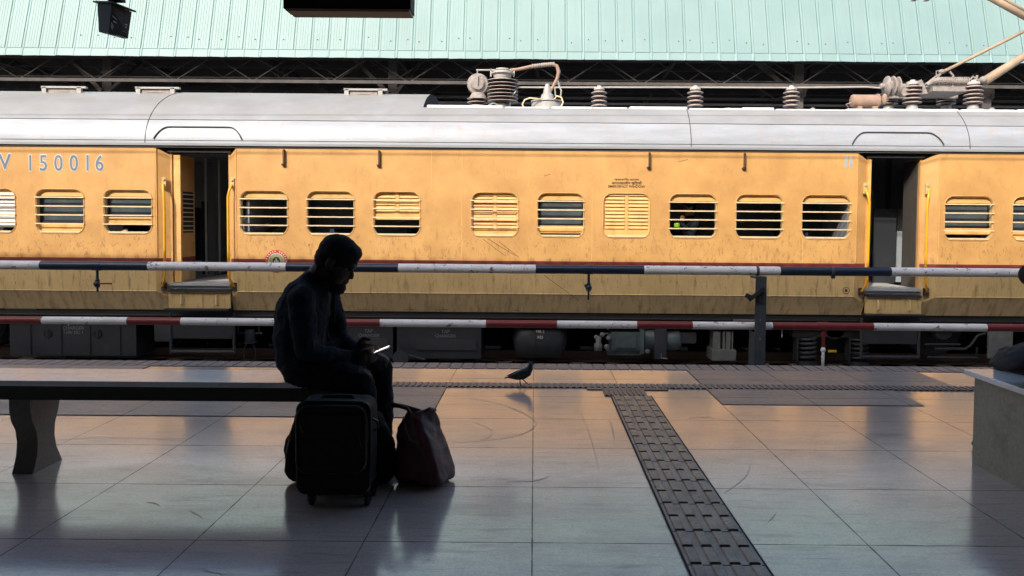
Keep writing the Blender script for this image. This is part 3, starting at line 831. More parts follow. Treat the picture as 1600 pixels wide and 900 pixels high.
    if kd == 'white':
        def _(b):
            z = WZ0 + .1
            b.box(x0 - .01, x1 + .01, YT + .05, YT + .06, WZ0 + .08, WZ1)
            while z < WZ1 - .05: b.prism([(x0, YT + .05, z + .05), (x0, YT + .025, z + .008), (x0, YT + .03, z)], (W, 0, 0)); z += .058
        part('shutter', M['white_shutter'], wn, _)

# interior shell
def _(b):
    b.box(XL, XR, 14.74, 14.8, -.1, 2.4)                       # far side
    b.box(XL, XR, YT + .25, 14.74, .13, .17)                   # under floor
    b.box(XL, XR, YT + .16, 14.74, 2.36, 2.40)                  # ceiling
part('interior_shell', M['dim'], train, _)
def _(b):
    for a, c in doors: b.box(a + .03, c - .03, YT + .09, 14.7, .20, .262)
    b.box(XL, XR, YT + .3, 14.7, .171, .19)
part('interior_floor', M['interior_floor'], train, _)
def _(b):
    pass
for (a, c) in doors:
    for x in (a - .25, c + .25):
        for ya, yb in ((YT + .12, 12.3), (13.4, 14.74)): part('partition', M['dim'], train, lambda b: b.box(x - .02, x + .02, ya, yb, .2, 2.36))
for x in (-9.5, -8.3, -3.2, -2.0, .9, 2.0, 4.2, 6.9):
    part('seat', M['blue_seat'], train, lambda b: b.prism([(x, YT + .35, .55), (x + .5, YT + .35, .55), (x + .5, YT + .35, .66), (x + .09, YT + .35, .66), (x + .07, YT + .35, 1.1), (x, YT + .35, 1.1)], (0, 1.4, 0)))
# vestibule details
a, c = doors[0]
for px, Y_ in ((322, 13.0), (343, 13.2)):
    x_ = PX(px, Y_); part('grab_pole', M['steel_grey'], train, lambda b: b.tube([(x_, Y_, .26), (x_, Y_, 2.3)], .02, 8))
x_ = PX(303, 13.4); part('vestibule_seat', M['blue_seat'], train, lambda b: b.box(x_, x_ + .12, 13.4, 13.6, .5, 1.45))
x_ = PX(315, 13.1); part('vestibule_screen', M['interior_grey'], train, lambda b: b.box(x_, x_ + .10, 13.1, 13.13, .26, 1.55))
a2, c2 = doors[1]
x_ = PX(1400, 12.65)
part('grab_pillar', M['steel_grey'], train, lambda b: b.box(x_, x_ + .12, 12.6, 12.68, .26, 1.50))
x_ = PX(1364, 12.35)
part('vestibule_panel', M['interior_grey'], train, lambda b: b.box(x_, x_ + .38, 12.33, 12.37, .26, 1.50))
part('vestibule_post', M['interior_grey'], train, lambda b: b.box(x_ + .24, x_ + .30, 12.38, 12.44, 1.50, 2.35))
part('heater_box', M['steel_grey'], train, lambda b: b.box(x_ + .55, x_ + .95, 12.0, 12.3, .262, .42))
# door leaves swung inwards
def leaf(x, y0, y1, mside, name='door', louv=True):
    o = part(name, mside, train, lambda b: b.box(x - .02, x + .02, y0, y1, .645, Z_G - .13))
    part('leaf_band', M['maroon'], o, lambda b: b.box(x - .022, x + .022, y0 + .001, y1 - .001, .50, .645))
    part('leaf_foot', M['yellow_low'], o, lambda b: b.box(x - .02, x + .02, y0, y1, .272, .50))
    if louv:
        def _(b):
            ym = (y0 + y1) / 2 + .03; 
            b.box(x + .021, x + .024, ym - .17, ym + .17, 1.02, 1.66)
            b.mi = 1
            for i in range(9): b.box(x + .024, x + .034, ym - .185, ym + .185, 1.05 + i * .07, 1.066 + i * .07)
        part('leaf_window', [M['under_dark'], M['cream_bar']], o, _)
    part('edge_strip', M['yellow_trim'], o, lambda b: b.box(x - .04, x + .06, y0 - .04, y0 - .002, .272, Z_G - .13))
    return o
leaf(doors[0][0] + .09, YT + .14, YT + .66, M['yellow'])
M['leaf_grey'] = mat('dull_grey_leaf', (.085, .075, .065), rough=.7, nscale=5)
def _(b):
    x = c2 - .02
    b.box(x - .02, x + .02, YT + .14, YT + .56, .28, Z_G - .13)
part('door', M['leaf_grey'], train, _)
def _(b): b.box(a2 + .0, a2 + .05, YT + .06, YT + .14, .27, Z_G - .13)
part('door_edge', M['yellow_trim'], train, _)
def _(b):
    for i in range(9): b.box(a2 + .05, a2 + .07, YT + .06, YT + .12, .95 + i * .08, .97 + i * .08)
part('door_louvre_edge', M['under_dark'], train, _)

# lettering
zt = 1.2 + (350 - 260.5) / 103.1 + .00
def lettering(name, txt, px_list, pyc, size, sx=.9):
    for ch, px in zip(txt, px_list):
        q = P(px, pyc, YT)
        o = text(name, ch, size, q.x, YT - .0015, q.z, M['num_edge'], train, sx=sx, offset=.014, ext=.001)
        o2 = text('digit_fill', ch, size, q.x, YT - .0040, q.z, M['num_blue'], o, sx=sx, offset=.003, ext=.001)
pxs = [47.5, 68, 91.5, 115.5, 137, 155.5]
lettering('digit', '150016', pxs, 256, .335, .82)
lettering('digit', 'W', [0], 254, .335, .95)
q = P(979, 286, YT)
text('emergency_notice', 'EMERGENCY WINDOW', .052, q.x, YT - .002, P(979, 291.5, YT).z, M['letter_dark'], train, ext=.0008, offset=.001)
text('emergency_notice', 'आपातकालीन खिड़की', .058, q.x, YT - .002, P(979, 286.5, YT).z, M['letter_dark'], train, ext=.0008, offset=.001)
text('emergency_notice', 'আপৎকালীন জানালা', .045, q.x, YT - .002, P(979, 281, YT).z, M['letter_dark'], train, ext=.0008)
# round emblem
q = P(432, 408, YT)
def disc(b, r0, r1, y, n_=32):
    for i in range(n_):
        a, c_ = 2 * math.pi * i / n_, 2 * math.pi * (i + 1) / n_
        vs = [b.b.verts.new((q.x + r * math.cos(t), y, q.z + r * math.sin(t))) for r, t in ((r0, a), (r1, a), (r1, c_), (r0, c_))]
        b.face(vs if r0 > 0 else vs[1:3] + [vs[0]])
em = part('railway_emblem', M['olive'], train, lambda b: b.lathe((q.x, YT - .005, q.z), [(.158, 0), (.158, .004)], 'Y', 32))
part('emblem_ring', M['red_ring'], em, lambda b: disc(b, .128, .172, YT - .0065))
part('emblem_inner_ring', M['num_edge'], em, lambda b: disc(b, .113, .120, YT - .0065))
def _(b):
    b.box(q.x - .045, q.x + .045, YT - .008, YT - .006, q.z - .07, q.z + .03)
    b.lathe((q.x, YT - .009, q.z + .01), [(.055, 0), (.055, .003)], 'Y', 20)
part('emblem_engine', M['under_dark'], em, _)
def _(b):
    b.box(q.x - .006, q.x + .006, YT - .012, YT - .010, q.z - .06, q.z + .04)
    b.box(q.x - .03, q.x - .018, YT - .012, YT - .010, q.z - .05, q.z + .01); b.box(q.x + .018, q.x + .03, YT - .012, YT - .010, q.z - .05, q.z + .01)
part('emblem_marks', M['num_edge'], em, _)
def _(b):
    for i in range(26):
        a = 2 * math.pi * i / 26
        if i % 7 == 6: continue
        cx_, cz_ = q.x + .15 * math.cos(a), q.z + .15 * math.sin(a)
        b.beam((cx_ - .010 * math.cos(a), YT - .0075, cz_ - .010 * math.sin(a)), (cx_ + .010 * math.cos(a), YT - .0075, cz_ + .010 * math.sin(a)), .016, .001)
part('emblem_lettering', M['mark_white'], em, _)
# small convention marks near the right door, stencil lines along the skirt
q2 = P(1322, 454, YT)
def _(b):
    for k in range(20):
        a = 2 * math.pi * k / 20; c_ = 2 * math.pi * (k + 1) / 20
        b.beam((q2.x + .05 * math.cos(a), YT - .001, q2.z + .05 * math.sin(a)), (q2.x + .05 * math.cos(c_), YT - .001, q2.z + .05 * math.sin(c_)), .008, .002)
    b.box(q2.x - .02, q2.x + .02, YT - .002, YT, q2.z - .02, q2.z + .02)
part('stencil_mark', M['letter_dark'], train, _)
for txt, px in (('A.C.P.B.1.', 565), ('M.C. 1.', 600), ('T.A.P.B.1.', 638), ('A.C. PNL', 688), ('A.C.', 808), ('MAT ROOM', 24)):
    q3 = P(px, 486, YT)
    y_ = YT + .17 * (Z_K - (-.128)) / (Z_K - Z_B) - .004
    text('stencil', txt, .05, q3.x, y_, -.128 if px != 24 else -.05, M['letter_dark'], train, ext=.0006)

# ------------------------------------------------------------------ underframe
UY = YT + .35
UX = lambda px, Y=UY: PX(px, Y, 530)
def UZ(py, Y=UY): return HC + (350 - py) / FPX * Y
def _(b):
    b.box(XL, XR, YT + .2, 14.6, -.24, -.17); b.box(XL, XR, YT + .35, YT + .45, -.42, -.2)
    b.box(XL, XR, 13.4, 13.45, -.95, -.17)
part('underframe', M['under_dark'], train, _)
def _(b):
    b.tube([(XL, YT + .22, -.255), (XR, YT + .22, -.255)], .018, 6)
part('brake_pipe', M['under'], train, _)
def ubox(name, pa, pb, ya, yb, m, Y=UY, depth=.6, parent=None, bev=.01):
    return part(name, m, parent or train, lambda b: b.box(UX(pa, Y), UX(pb, Y), Y, Y + depth, UZ(yb, Y), UZ(ya, Y)), bevel=bev)
bx = ubox('battery_box', 15, 213, 500, 563, M['under_box'])
for px in (48, 96, 141, 188): part('panel_rib', M['under_dark'], bx, lambda b: b.box(UX(px) - .008, UX(px) + .008, UY - .012, UY + .001, UZ(561), UZ(502)))
for px in (75, 153):
    def _(b):
        b.lathe((UX(px), UY - .015, UZ(528)), [(.065, 0), (.065, .016)], 'Y', 16)
    v = part('vent', M['black'], bx, _)
    part('vent_bar', M['under_box'], v, lambda b: b.box(UX(px) - .012, UX(px) + .012, UY - .02, UY - .014, UZ(534), UZ(522)))
text('box_lettering', 'CHARGER', .075, UX(115), UY - .003, UZ(519), M['letter_grey'], bx, ext=.0008)
text('box_lettering', '110V DC 1', .07, UX(115), UY - .003, UZ(526), M['letter_grey'], bx, ext=.0008)
ubox('small_box', 241, 266, 508, 539, M['under'], YT + .2, .3)
def _(b):
    c_ = (UX(391), UY, UZ(538))
    b.lathe(c_, [(.075, 0), (.08, .02), (.08, .16), (.07, .185), (.02, .19)], 'Z', 18); b.lathe(c_, [(.10, -.02), (.10, 0)], 'Z', 18)
    b.tube([(UX(372), UY, UZ(525)), (UX(410), UY, UZ(525))], .012, 6); b.tube([(UX(405), UY, UZ(525)), (UX(405), UY, UZ(495)), (UX(425), UY, UZ(494))], .014, 6)
    b.tube([(UX(372), UY, UZ(525)), (UX(372), UY, UZ(495))], .012, 6)
    for s_ in (-1, 1): b.tube([(UX(391) + s_ * .05, UY - .02, UZ(541)), (UX(391) + s_ * .10, UY - .02, UZ(552)), (UX(391) + s_ * .08, UY - .02, UZ(566))], .01, 6)
part('filter_pot', M['under_box'], train, _, autosmooth=True)
for pa, pb, pt in ((520, 614, 576), (620, 752, 696)):
    bx = ubox('tap_changer_box', pa, pb, 500, 563, M['under_box'])
    text('box_lettering', 'TAP', .075, UX(pt), UY - .003, UZ(520), M['letter_grey'], bx, ext=.0008)
    text('box_lettering', 'CHANGER', .07, UX(pt), UY - .003, UZ(527), M['letter_grey'], bx, ext=.0008)
    part('lid', M['under'], bx, lambda b: b.box(UX(pa + 30 if pa > 600 else pa + 5), UX(pb - 8), UY - .02, UY - .0045 if False else UY - .004, UZ(549), UZ(531)))
def _(b):
    b.lathe((UX(631), YT + .05, UZ(557)), [(.12, 0), (.12, .05), (.09, .08)], 'Y', 18)
    b.tube([(UX(640), YT + .1, UZ(552)), (UX(668), YT + .1, UZ(560))], .015, 6)
part('hand_wheel', M['under'], train, _)
# reservoir
def _(b):
    xa, xb = UX(800), UX(888); r = .33; zc = UZ(533)
    n_ = [(0.02, 0), (.16, .02), (.27, .07), (r, .15)]
    L = xb - xa
    b.lathe((xa, UY + .35, zc), n_ + [(r, .34), (r + .008, .345), (r + .008, .36), (r, .365)] + [(rr, L - h) for rr, h in reversed(n_)], 'X', 26)
rs = part('air_reservoir', M['under_box'], train, _, autosmooth=True)
text('tank_lettering', 'MR 2', .06, UX(844), UY + .012, UZ(519), M['mark_white'], rs, ext=.0008)
text('tank_lettering', 'RES', .06, UX(844), UY + .012, UZ(528), M['mark_white'], rs, ext=.0008)
# compressor
def _(b):
    Y = YT + .3; s_ = lambda px: UX(px, Y); zz = lambda py: UZ(py, Y)
    b.box(s_(955), s_(1000), Y, Y + .35, zz(547), zz(519)); b.box(s_(962), s_(994), Y - .02, Y, zz(543), zz(521))
    b.box(s_(950), s_(1003), Y + .05, Y + .3, zz(556), zz(547))
    b.box(s_(1000), s_(1006), Y - .04, Y + .4, zz(552), zz(514))
    b.lathe((s_(1006), Y + .2, zz(531)), [(.17, 0), (.19, .03), (.19, .17), (.16, .2)], 'X', 22)
    b.lathe((s_(1041), Y + .2, zz(533)), [(.16, 0), (.175, .02), (.175, .17), (.16, .23), (.1, .27)], 'X', 22)
cp = part('compressor', M['under_teal'], train, _, autosmooth=True)
def _(b):
    Y = YT + .3; s_ = lambda px: UX(px, Y); zz = lambda py: UZ(py, Y)
    b.box(s_(1023), s_(1041), Y - .02, Y + .4, zz(560), zz(512)); b.box(s_(1060), s_(1090), Y + .1, Y + .4, zz(537), zz(520))
part('compressor_mount', M['under'], cp, _)
def _(b):
    Y = YT + .25; s_ = lambda px: UX(px, Y); zz = lambda py: UZ(py, Y)
    b.lathe((s_(935), Y, zz(548)), [(.06, 0), (.065, .1), (.04, .13), (.045, .2), (.02, .22)], 'Z', 14)
part('compressor_valve', M['under_light'], cp, _, smooth=True)
Yc = YT + .25; s_ = lambda px: UX(px, Yc); zz = lambda py: UZ(py, Yc)
for px, py, r in ((932, 527, .04), (941, 523, .04), (951, 528, .04), (948, 542, .045), (1012, 549, .04)): part('compressor_valve', M['under_light'], cp, lambda b: b.ell((s_(px), Yc, zz(py)), r, r * .8, r), smooth=True)
part('compressor_pipe', M['under_light'], cp, lambda b: b.tube([(s_(940), Yc, zz(527)), (s_(947), Yc - .02, zz(520)), (s_(955), Yc, zz(524))], .01, 6))
part('compressor_drain', M['under_light'], cp, lambda b: b.tube([(s_(1034), Yc, zz(552)), (s_(1034), Yc, zz(559)), (s_(1043), Yc, zz(560))], .012, 6))
ubox('relay_box', 1113, 1151, 545, 563, M['under_light'], UY, .4)
def _(b):
    for a_, c_ in ((1115, 1126), (1130, 1133), (1135, 1142), (1144, 1146)): b.box(UX(a_), UX(c_), UY + .02, UY + .3, UZ(545), UZ(517))
part('relay_bars', M['under_light'], train, _)
# bogies
def bogie(px0, px1, springs):
    def _(b):
        b.box(UX(px0), UX(px1), UY + .05, UY + .2, UZ(525), UZ(514))
        for px in springs: b.box(UX(px) - .19, UX(px) - .17, UY, UY + .2, UZ(563), UZ(525))
    bg = part('bogie_frame', M['under_dark'], train, _)
    for px in springs:
        def _(b):
            pts = []
            for i in range(61):
                t = i / 60 * 5.2 * 2 * math.pi; pts.append((UX(px) + .125 * math.cos(t), UY + .1 + .125 * math.sin(t), UZ(561) + i / 60 * .37))
            b.tube(pts, .022, 8)
        part('coil_spring', M['under'], bg, _, smooth=True)
        part('spring_seat', M['under_dark'], bg, lambda b: b.lathe((UX(px), UY + .1, UZ(563) - .1), [(.15, 0), (.15, .1), (.1, .105)], 'Z', 18))
    return bg
bg = bogie(1240, 1400, (1265, 1347))
for px in (1307, 1477, -60):
    w_ = part('wheel', M['under_dark'], train, lambda b: b.lathe((UX(px), UY + .55, -.43), [(.10, -.3), (.11, -.29), (.12, -.25), (.43, -.2), (.457, -.19), (.457, -.1), (.48, -.07), (.48, -.04), (.1, -.02)], 'Y', 36), autosmooth=True)
    part('axle_box', M['under_box'], w_, lambda b: b.lathe((UX(px), UY + .05, -.43), [(.14, 0), (.16, .03), (.16, .3)], 'Y', 20))
def _(b):
    Y = YT + .3
    p = lambda px, py: P(px, py, Y)
    b.tube([p(1460, 545), p(1508, 545), p(1516, 540), p(1528, 524), p(1540, 521)], .02, 8)
    b.tube([p(1445, 538), p(1500, 538)], .015, 6); b.tube([p(1448, 558), p(1526, 559), p(1526, 542)], .018, 6)
    b.tube([p(1462, 507), p(1462, 500), p(1520, 501), p(1520, 508)], .015, 6)
part('brake_rigging', M['under_box'], train, _)
ubox('grey_equipment_panel', 1545, 1583, 501, 556, M['under_light'], YT + .22, .05)
ubox('label_plate', 9, 57, 487, 491, M['under_light'], YT + .19, .02)
ubox('label_plate', 1145, 1188, 497, 501, M['under_light'], YT + .19, .02)

# ------------------------------------------------------------------ roof equipment
def insulator(parent, name, px, y0, y1, Y, w_px, sheds, cap=True, base=True, axis='Z'):
    s_ = FPX / Y; R_ = w_px / 2 / s_; A = P(px, y1, Y); B = P(px, y0, Y); H_ = B.z - A.z
    pr = []; mis = []
    def add(r, h, m): pr.append((r, h)); mis.append(m)
    z0 = H_ * .06; z1 = H_ * (.80 if cap else .98); st = (z1 - z0) / sheds
    add(R_ * .5, 0, 0); add(R_ * .5, z0, 0)
    for i in range(sheds):
        z = z0 + i * st
        add(R_ * .55, z + st * .05, 0); add(R_, z + st * .35, 1); add(R_ * .99, z + st * .5, 1); add(R_ * .6, z + st * .8, 0); add(R_ * .55, z + st * .98, 0)
    o = MB(); o.lathe((A.x, Y, A.z), pr, 'Z', 20, mis=mis)
    ob = o.build(name, [M['insulator'], M['ins_edge']], parent, autosmooth=True)
    if cap: part('cap', M['ins_cap'], ob, lambda b: b.lathe((A.x, Y, A.z), [(R_ * .62, z1), (R_ * .68, z1 + .01), (R_ * .62, H_ * .93), (R_ * .3, H_ * .95), (R_ * .25, H_)], 'Z', 16), autosmooth=True)
    return ob
RY = 12.3
for px in (936, 1086, 1236): insulator(train, 'insulator', px, 134, 171, RY, 25, 4)
bk = insulator(train, 'circuit_breaker', 785, 123, 164, RY, 49, 7, cap=False)
def _(b):
    A = P(785, 123, RY)
    b.lathe((A.x, RY, A.z - .03), [(.16, 0), (.13, .03), (.15, .06), (.15, .10), (.19, .105), (.19, .125), (.10, .16), (.12, .17), (.11, .19)], 'Z', 18)
    b.box(A.x - .2, A.x - .18, RY - .02, RY + .02, A.z + .03, A.z + .16); b.box(A.x + .18, A.x + .2, RY - .02, RY + .02, A.z + .03, A.z + .16); b.box(A.x - .2, A.x + .2, RY - .02, RY + .02, A.z + .13, A.z + .15)
part('breaker_head', M['ins_cap'], bk, _, autosmooth=True)
def _(b):
    A = P(785, 172, RY)
    b.ell((A.x - .02, RY - .05, A.z + .03), .13, .12, .10)
    p = lambda x, y: P(x, y, RY - .15)
    b.tube([p(766, 172), p(764, 164), p(772, 161), p(782, 166), p(792, 173)], .014, 6); b.tube([p(797, 133), p(797, 172)], .010, 6)
    b.tube([p(798, 152), p(806, 143)], .014, 6); b.tube([p(722, 170), p(745, 172), p(770, 172)], .016, 6)
part('breaker_base', M['silver_cast'], bk, _, smooth=True)
si = insulator(train, 'voltage_transformer', 746, 151, 170, RY, 32, 3, cap=False)
def _(b):
    A = P(747, 132, RY - .05)
    b.lathe((A.x, A.y - .12, A.z), [(.03, 0), (.10, .0), (.105, .03), (.12, .035), (.13, .05), (.165, .06), (.18, .10), (.18, .16), (.14, .2)], 'Y', 24)
    b.lathe((A.x, A.y, A.z - .24), [(.15, 0), (.13, .05), (.1, .1)], 'Z', 16)
part('transformer_drum', M['dusty'], si, _, autosmooth=True)
part('terminal_bar', M['silver_cast'], si, lambda b: (b.tube([P(744, 109.5, RY), P(778, 109.5, RY)], .014, 6), b.tube([P(746, 110, RY - .2), P(746, 131, RY - .2)], .010, 6)))
def _(b):
    p = lambda x, y: P(x, y, RY)
    b.tube([p(797, 110), p(812, 108), p(830, 104), p(848, 101), p(862, 100), p(870, 103), p(873, 112), p(871, 122), p(866, 132), p(858, 146), p(855, 152)], [.028] * 4 + [.03, .03, .035, .03, .026, .024, .024], 10)
cb = part('high_voltage_cable', M['dusty_brown'], train, _, smooth=True)
def _(b):
    for i in range(13):
        A = P(832 + i * 2.8, 103.6 - i * .28, RY); b.lathe((A.x - .008, A.y, A.z), [(.038, 0), (.038, .012)], 'X', 12)
part('cable_binding', M['silver_cast'], cb, _)
def _(b):
    p = lambda x, y: P(x, y, RY)
    b.tube([p(870, 122), p(874, 134), p(877, 142), p(876, 150)], .014, 6)
    b.tube([p(867, 137), p(868, 150)], .012, 6)
part('earth_lead', M['silver_cast'], cb, _)
def _(b):
    A = P(855, 174, RY)
    b.lathe((A.x, RY, A.z), [(.26, 0), (.26, .12), (.24, .14), (.27, .145), (.27, .165), (.12, .17), (.11, .22), (.10, .27), (.07, .29), (.06, .36), (.03, .45)], 'Z', 24)
db = part('cable_head', M['silver_cast'], train, _, autosmooth=True)
def _(b):
    p = lambda x, y: P(x, y, RY - .27)
    b.tube([p(833, 172), p(820, 170), p(816, 163), p(820, 156), p(828, 153), p(845, 155)], .013, 6)
    b.tube([p(868, 172), p(876, 168), p(880, 160), p(877, 152), p(870, 150), p(866, 155)], .013, 6)
part('bonding_loop', M['cream_bar'], db, _, smooth=True)
def _(b):
    b.tube([P(800, 136.5, RY), P(870, 136.7, RY), P(936, 136.5, RY), P(1086, 136.5, RY), P(1236, 137, RY), P(1355, 136, RY), P(1375, 137.5, RY)], .014, 8)
part('busbar', M['copper'], train, _)
# surge arrester stack lying horizontally
def _(b):
    A = P(1375, 135, RY)
    b.lathe((A.x, RY, A.z), [(.03, 0), (.05, .02), (.05, .06), (.07, .07), (.16, .10), (.17, .115), (.09, .13), (.09, .18), (.16, .19), (.17, .205), (.09, .22), (.09, .26), (.15, .275), (.16, .29), (.08, .31), (.05, .33), (.04, .5)], 'X', 18)
part('strain_insulator', M['dusty'], train, _, autosmooth=True)
def _(b):
    A = P(1330, 158, RY - .2)
    b.lathe((A.x, A.y, A.z), [(.08, 0), (.10, .01), (.105, .03), (.105, .40), (.12, .405), (.12, .43), (.06, .44)], 'X', 22)
    b.box(A.x + .08, A.x + .15, A.y - .08, A.y + .08, A.z - .17, A.z - .09); b.box(A.x + .32, A.x + .40, A.y - .08, A.y + .08, A.z - .17, A.z - .09)
    b.tube([P(1330, 161, RY - .25), P(1322, 163, RY - .25), P(1328, 172, RY - .25), P(1300, 174, RY - .25)], .014, 6)
    b.ell(P(1382, 155, RY - .2), .05, .05, .09)
part('throttle_cylinder', M['dusty_brown'], train, _, autosmooth=True)
pg = part('pantograph', M['dusty'], train, lambda b: (b.box(PX(1455, RY, 140), PX(1512, RY, 140), RY - .06, RY + .7, P(1480, 144, RY).z, P(1480, 136, RY).z),
    b.box(PX(1420, RY, 140), PX(1530, RY, 140), RY + .6, RY + .7, P(1480, 144, RY).z, P(1480, 136, RY).z)), bevel=.01)
for px, Y, dz in ((1425, RY - .05, 0), (1520, RY - .05, 0), (1478, RY + .9, 0), (1388, RY + .9, 0)):
    ins = insulator(pg, 'insulator', px, 125 if Y < 12.5 else 140, 166, Y, 28, 5)
    part('base', M['silver_cast'], ins, lambda b: b.lathe((P(px, 172, Y).x, Y, P(px, 173, Y).z), [(.16, 0), (.16, .015), (.09, .03), (.08, .09)], 'Z', 18), autosmooth=True)
def _(b):
    p = lambda x, y, o_=0: P(x, y, RY + o_)
    b.tube([p(1448, 133), p(1456, 128), p(1466, 126), p(1500, 127), p(1512, 128)], [.03, .05, .055, .055, .04], 10)
    for i in range(14): A = p(1466 + i * 3.4, 126.5); b.lathe((A.x, A.y, A.z), [(.066, 0), (.066, .018)], 'X', 12)
    b.tube([p(1444, 133), p(1460, 121), p(1475, 112), p(1478, 108)], .014, 6); b.tube([p(1446, 137), p(1462, 124), p(1474, 112)], .012, 6)
    b.tube([p(1484, 112), p(1489, 118), p(1490, 128), p(1488, 136)], .018, 6)
    b.tube([p(1463, 118), p(1463, 111), p(1470, 110)], .01, 6)
    b.ell(p(1472, 112), .06, .05, .04); b.ell(p(1536, 125), .07, .08, .06)
    b.tube([p(1524, 127), p(1527, 118)], .02, 6); b.tube([p(1515, 125), p(1520, 120), p(1530, 126), p(1540, 128)], .018, 6)
    b.prism([p(1405, 143, -.1), p(1420, 131, -.1), p(1440, 124, -.1), p(1444, 132, -.1), p(1450, 146, -.1), p(1412, 150, -.1)], (0, .15, 0))
part('spring_gear', M['dusty'], pg, _, smooth=False)
def _(b):
    A = P(1538, 127, RY); B = P(1625, 72, RY + .1)
    b.tube([A, B], [.075, .06], 14)
part('lower_arm', M['pant_arm'], pg, _, smooth=True)
def _(b):
    A = P(1476, 111, RY); B = P(1620, 39, RY + .1); b.tube([A, B], .027, 10)
part('thrust_rod', M['pant_arm'], pg, _, smooth=True)
def _(b):
    k = P(1640, 50, RY + .1)
    b.tube([P(1638, 46, RY), P(1500, -30, RY)], .055, 12); b.tube([P(1630, 33, RY + .3), P(1510, -34, RY + .3)], .03, 8)
part('upper_arm', M['pant_arm'], pg, _, smooth=True)
def _(b):
    for y in (RY - .5, RY + .7): pass
    A = P(1500, -30, RY)
    b.box(A.x - .15, A.x - .08, RY - .35, RY + 1.3, A.z + .05, A.z + .1); b.box(A.x + .08, A.x + .15, RY - .35, RY + 1.3, A.z + .05, A.z + .1)
    b.tube([(A.x - .115, RY - .6, A.z - .15), (A.x - .115, RY - .35, A.z + .06)], .02, 8); b.tube([(A.x + .115, RY - .6, A.z - .15), (A.x + .115, RY - .35, A.z + .06)], .02, 8)
part('collector_head', M['dusty'], pg, _)
# small drops, cable ends on the roof deck
def _(b):
    for px in (982, 1138, 1270, 1550): A = P(px, 171, 11.8); b.ell(A, .04, .04, .03)
part('deck_fittings', M['dusty'], train, _)

# ================================================================== WATER PIPES
YP = 10.2
def pipe(name, label, z, r, cuts, cols):
    root = thing(name, label, 'pipe', (0, YP, z - r), 'water pipes between the tracks')
    xs = [XL] + [PX(c_, YP, HC) if False else P(c_, 420, YP).x for c_ in cuts] + [XR]
    for (xa, xb), c_ in zip(zip(xs, xs[1:]), cols):
        part({'n': 'navy_length', 'w': 'white_length', 'r': 'red_length'}[c_], M[{'n': 'pipe_navy', 'w': 'pipe_white', 'r': 'pipe_red'}[c_]], root,
             lambda b: b.tube([(xa, YP, z), (xb, YP, z)], r, 24), autosmooth=True)
    return root
zU = HC - 70.5 / FPX * YP; zL = HC - 157 / FPX * YP
up = pipe('water_pipe', 'upper horizontal pipe painted in navy and white lengths, in front of the train', zU, .062,
          [-100, 65, 233, 448, 623, 837, 1006, 1218, 1391, 1640], ['n', 'w', 'n', 'w', 'n', 'w', 'n', 'w', 'n', 'w', 'n'])
lp = pipe('water_pipe', 'lower horizontal pipe painted in dark red and white lengths, in front of the undercarriage', zL, .053,
          [-60, 66, 199, 283, 440, 594, 760, 871, 996, 1083, 1208, 1366, 1543], ['w', 'r', 'w', 'r', 'w', 'r', 'w', 'r', 'w', 'r', 'w', 'r', 'w', 'r'][0:14])
def sleeve(b, px, z, r, L=.12):
    x = P(px, 420, YP).x; b.lathe((x - L / 2, YP, z), [(r - .004, 0), (r, .003), (r, L - .003), (r - .004, L)], 'X', 24)
for px, tip in ((152, 456), (920, 468)):
    def _(b):
        sleeve(b, px, zU, .068)
        x = P(px, 420, YP).x
        b.tube([(x, YP, zU - .05), (x, YP, zU - .21)], .018, 8); b.tube([(x, YP, zU - .19), (x, YP, zU - .30)], [.03, .034], 10)
        b.tube([(x, YP, zU - .30), (x, YP, zU - (.36 if px < 500 else .42))], .014, 8); b.ell((x, YP - .02, zU - .25), .045, .035, .04)
    vv = part('tap', M['pipe_navy'], up, _, autosmooth=True)
    if px < 500:
        x = P(px, 420, YP).x
        part('lever', M['pipe_red'], vv, lambda b: b.box(x + .03, x + .22, YP - .045, YP - .03, zU - .255, zU - .235))
    else:
        x = P(px, 420, YP).x
        part('lever', M['pipe_navy'], vv, lambda b: b.box(x - .06, x - .02, YP - .045, YP - .03, zU - .24, zU - .2))
def _(b):
    sleeve(b, 1300, zU, .07, .04); x = P(1302, 420, YP).x; b.box(x - .02, x + .02, YP - .02, YP + .02, zU - .1, zU - .05)
part('clamp', M['post'], up, _)
part('clamp', M['post'], up, lambda b: sleeve(b, 1183, zU, .066, .04))
def _(b):
    sleeve(b, 1287, zL, .06, .15); x = P(1287, 510, YP).x
    b.tube([(x, YP, zL - .04), (x, YP, zL - .14)], .034, 12); b.tube([(x, YP, zL - .13), (x, YP, zL - .29)], .022, 10)
vv = part('riser', M['pipe_red'], lp, _, autosmooth=True)
def _(b):
    x = P(1287, 510, YP).x
    b.tube([(x, YP, zL - .28), (x, YP, zL - .62)], .021, 10); b.ell((x, YP, zL - .33), .035, .03, .04)
part('valve', M['pipe_white'], vv, _, smooth=True)
def _(b):
    x = P(1287, 510, YP).x; b.box(x + .06, x + .17, YP - .04, YP - .02, zL - .355, zL - .325)
part('valve_handle', M['rail_yellow'], vv, _)
def _(b):
    for px in (1222, 950, 107): x = P(px, 510, YP).x; b.tube([(x, YP, zL - .04), (x, YP, zL - .16 if px == 1222 else zL - .07)], .006, 6)
part('drip_stub', M['pipe_white'], lp, _)
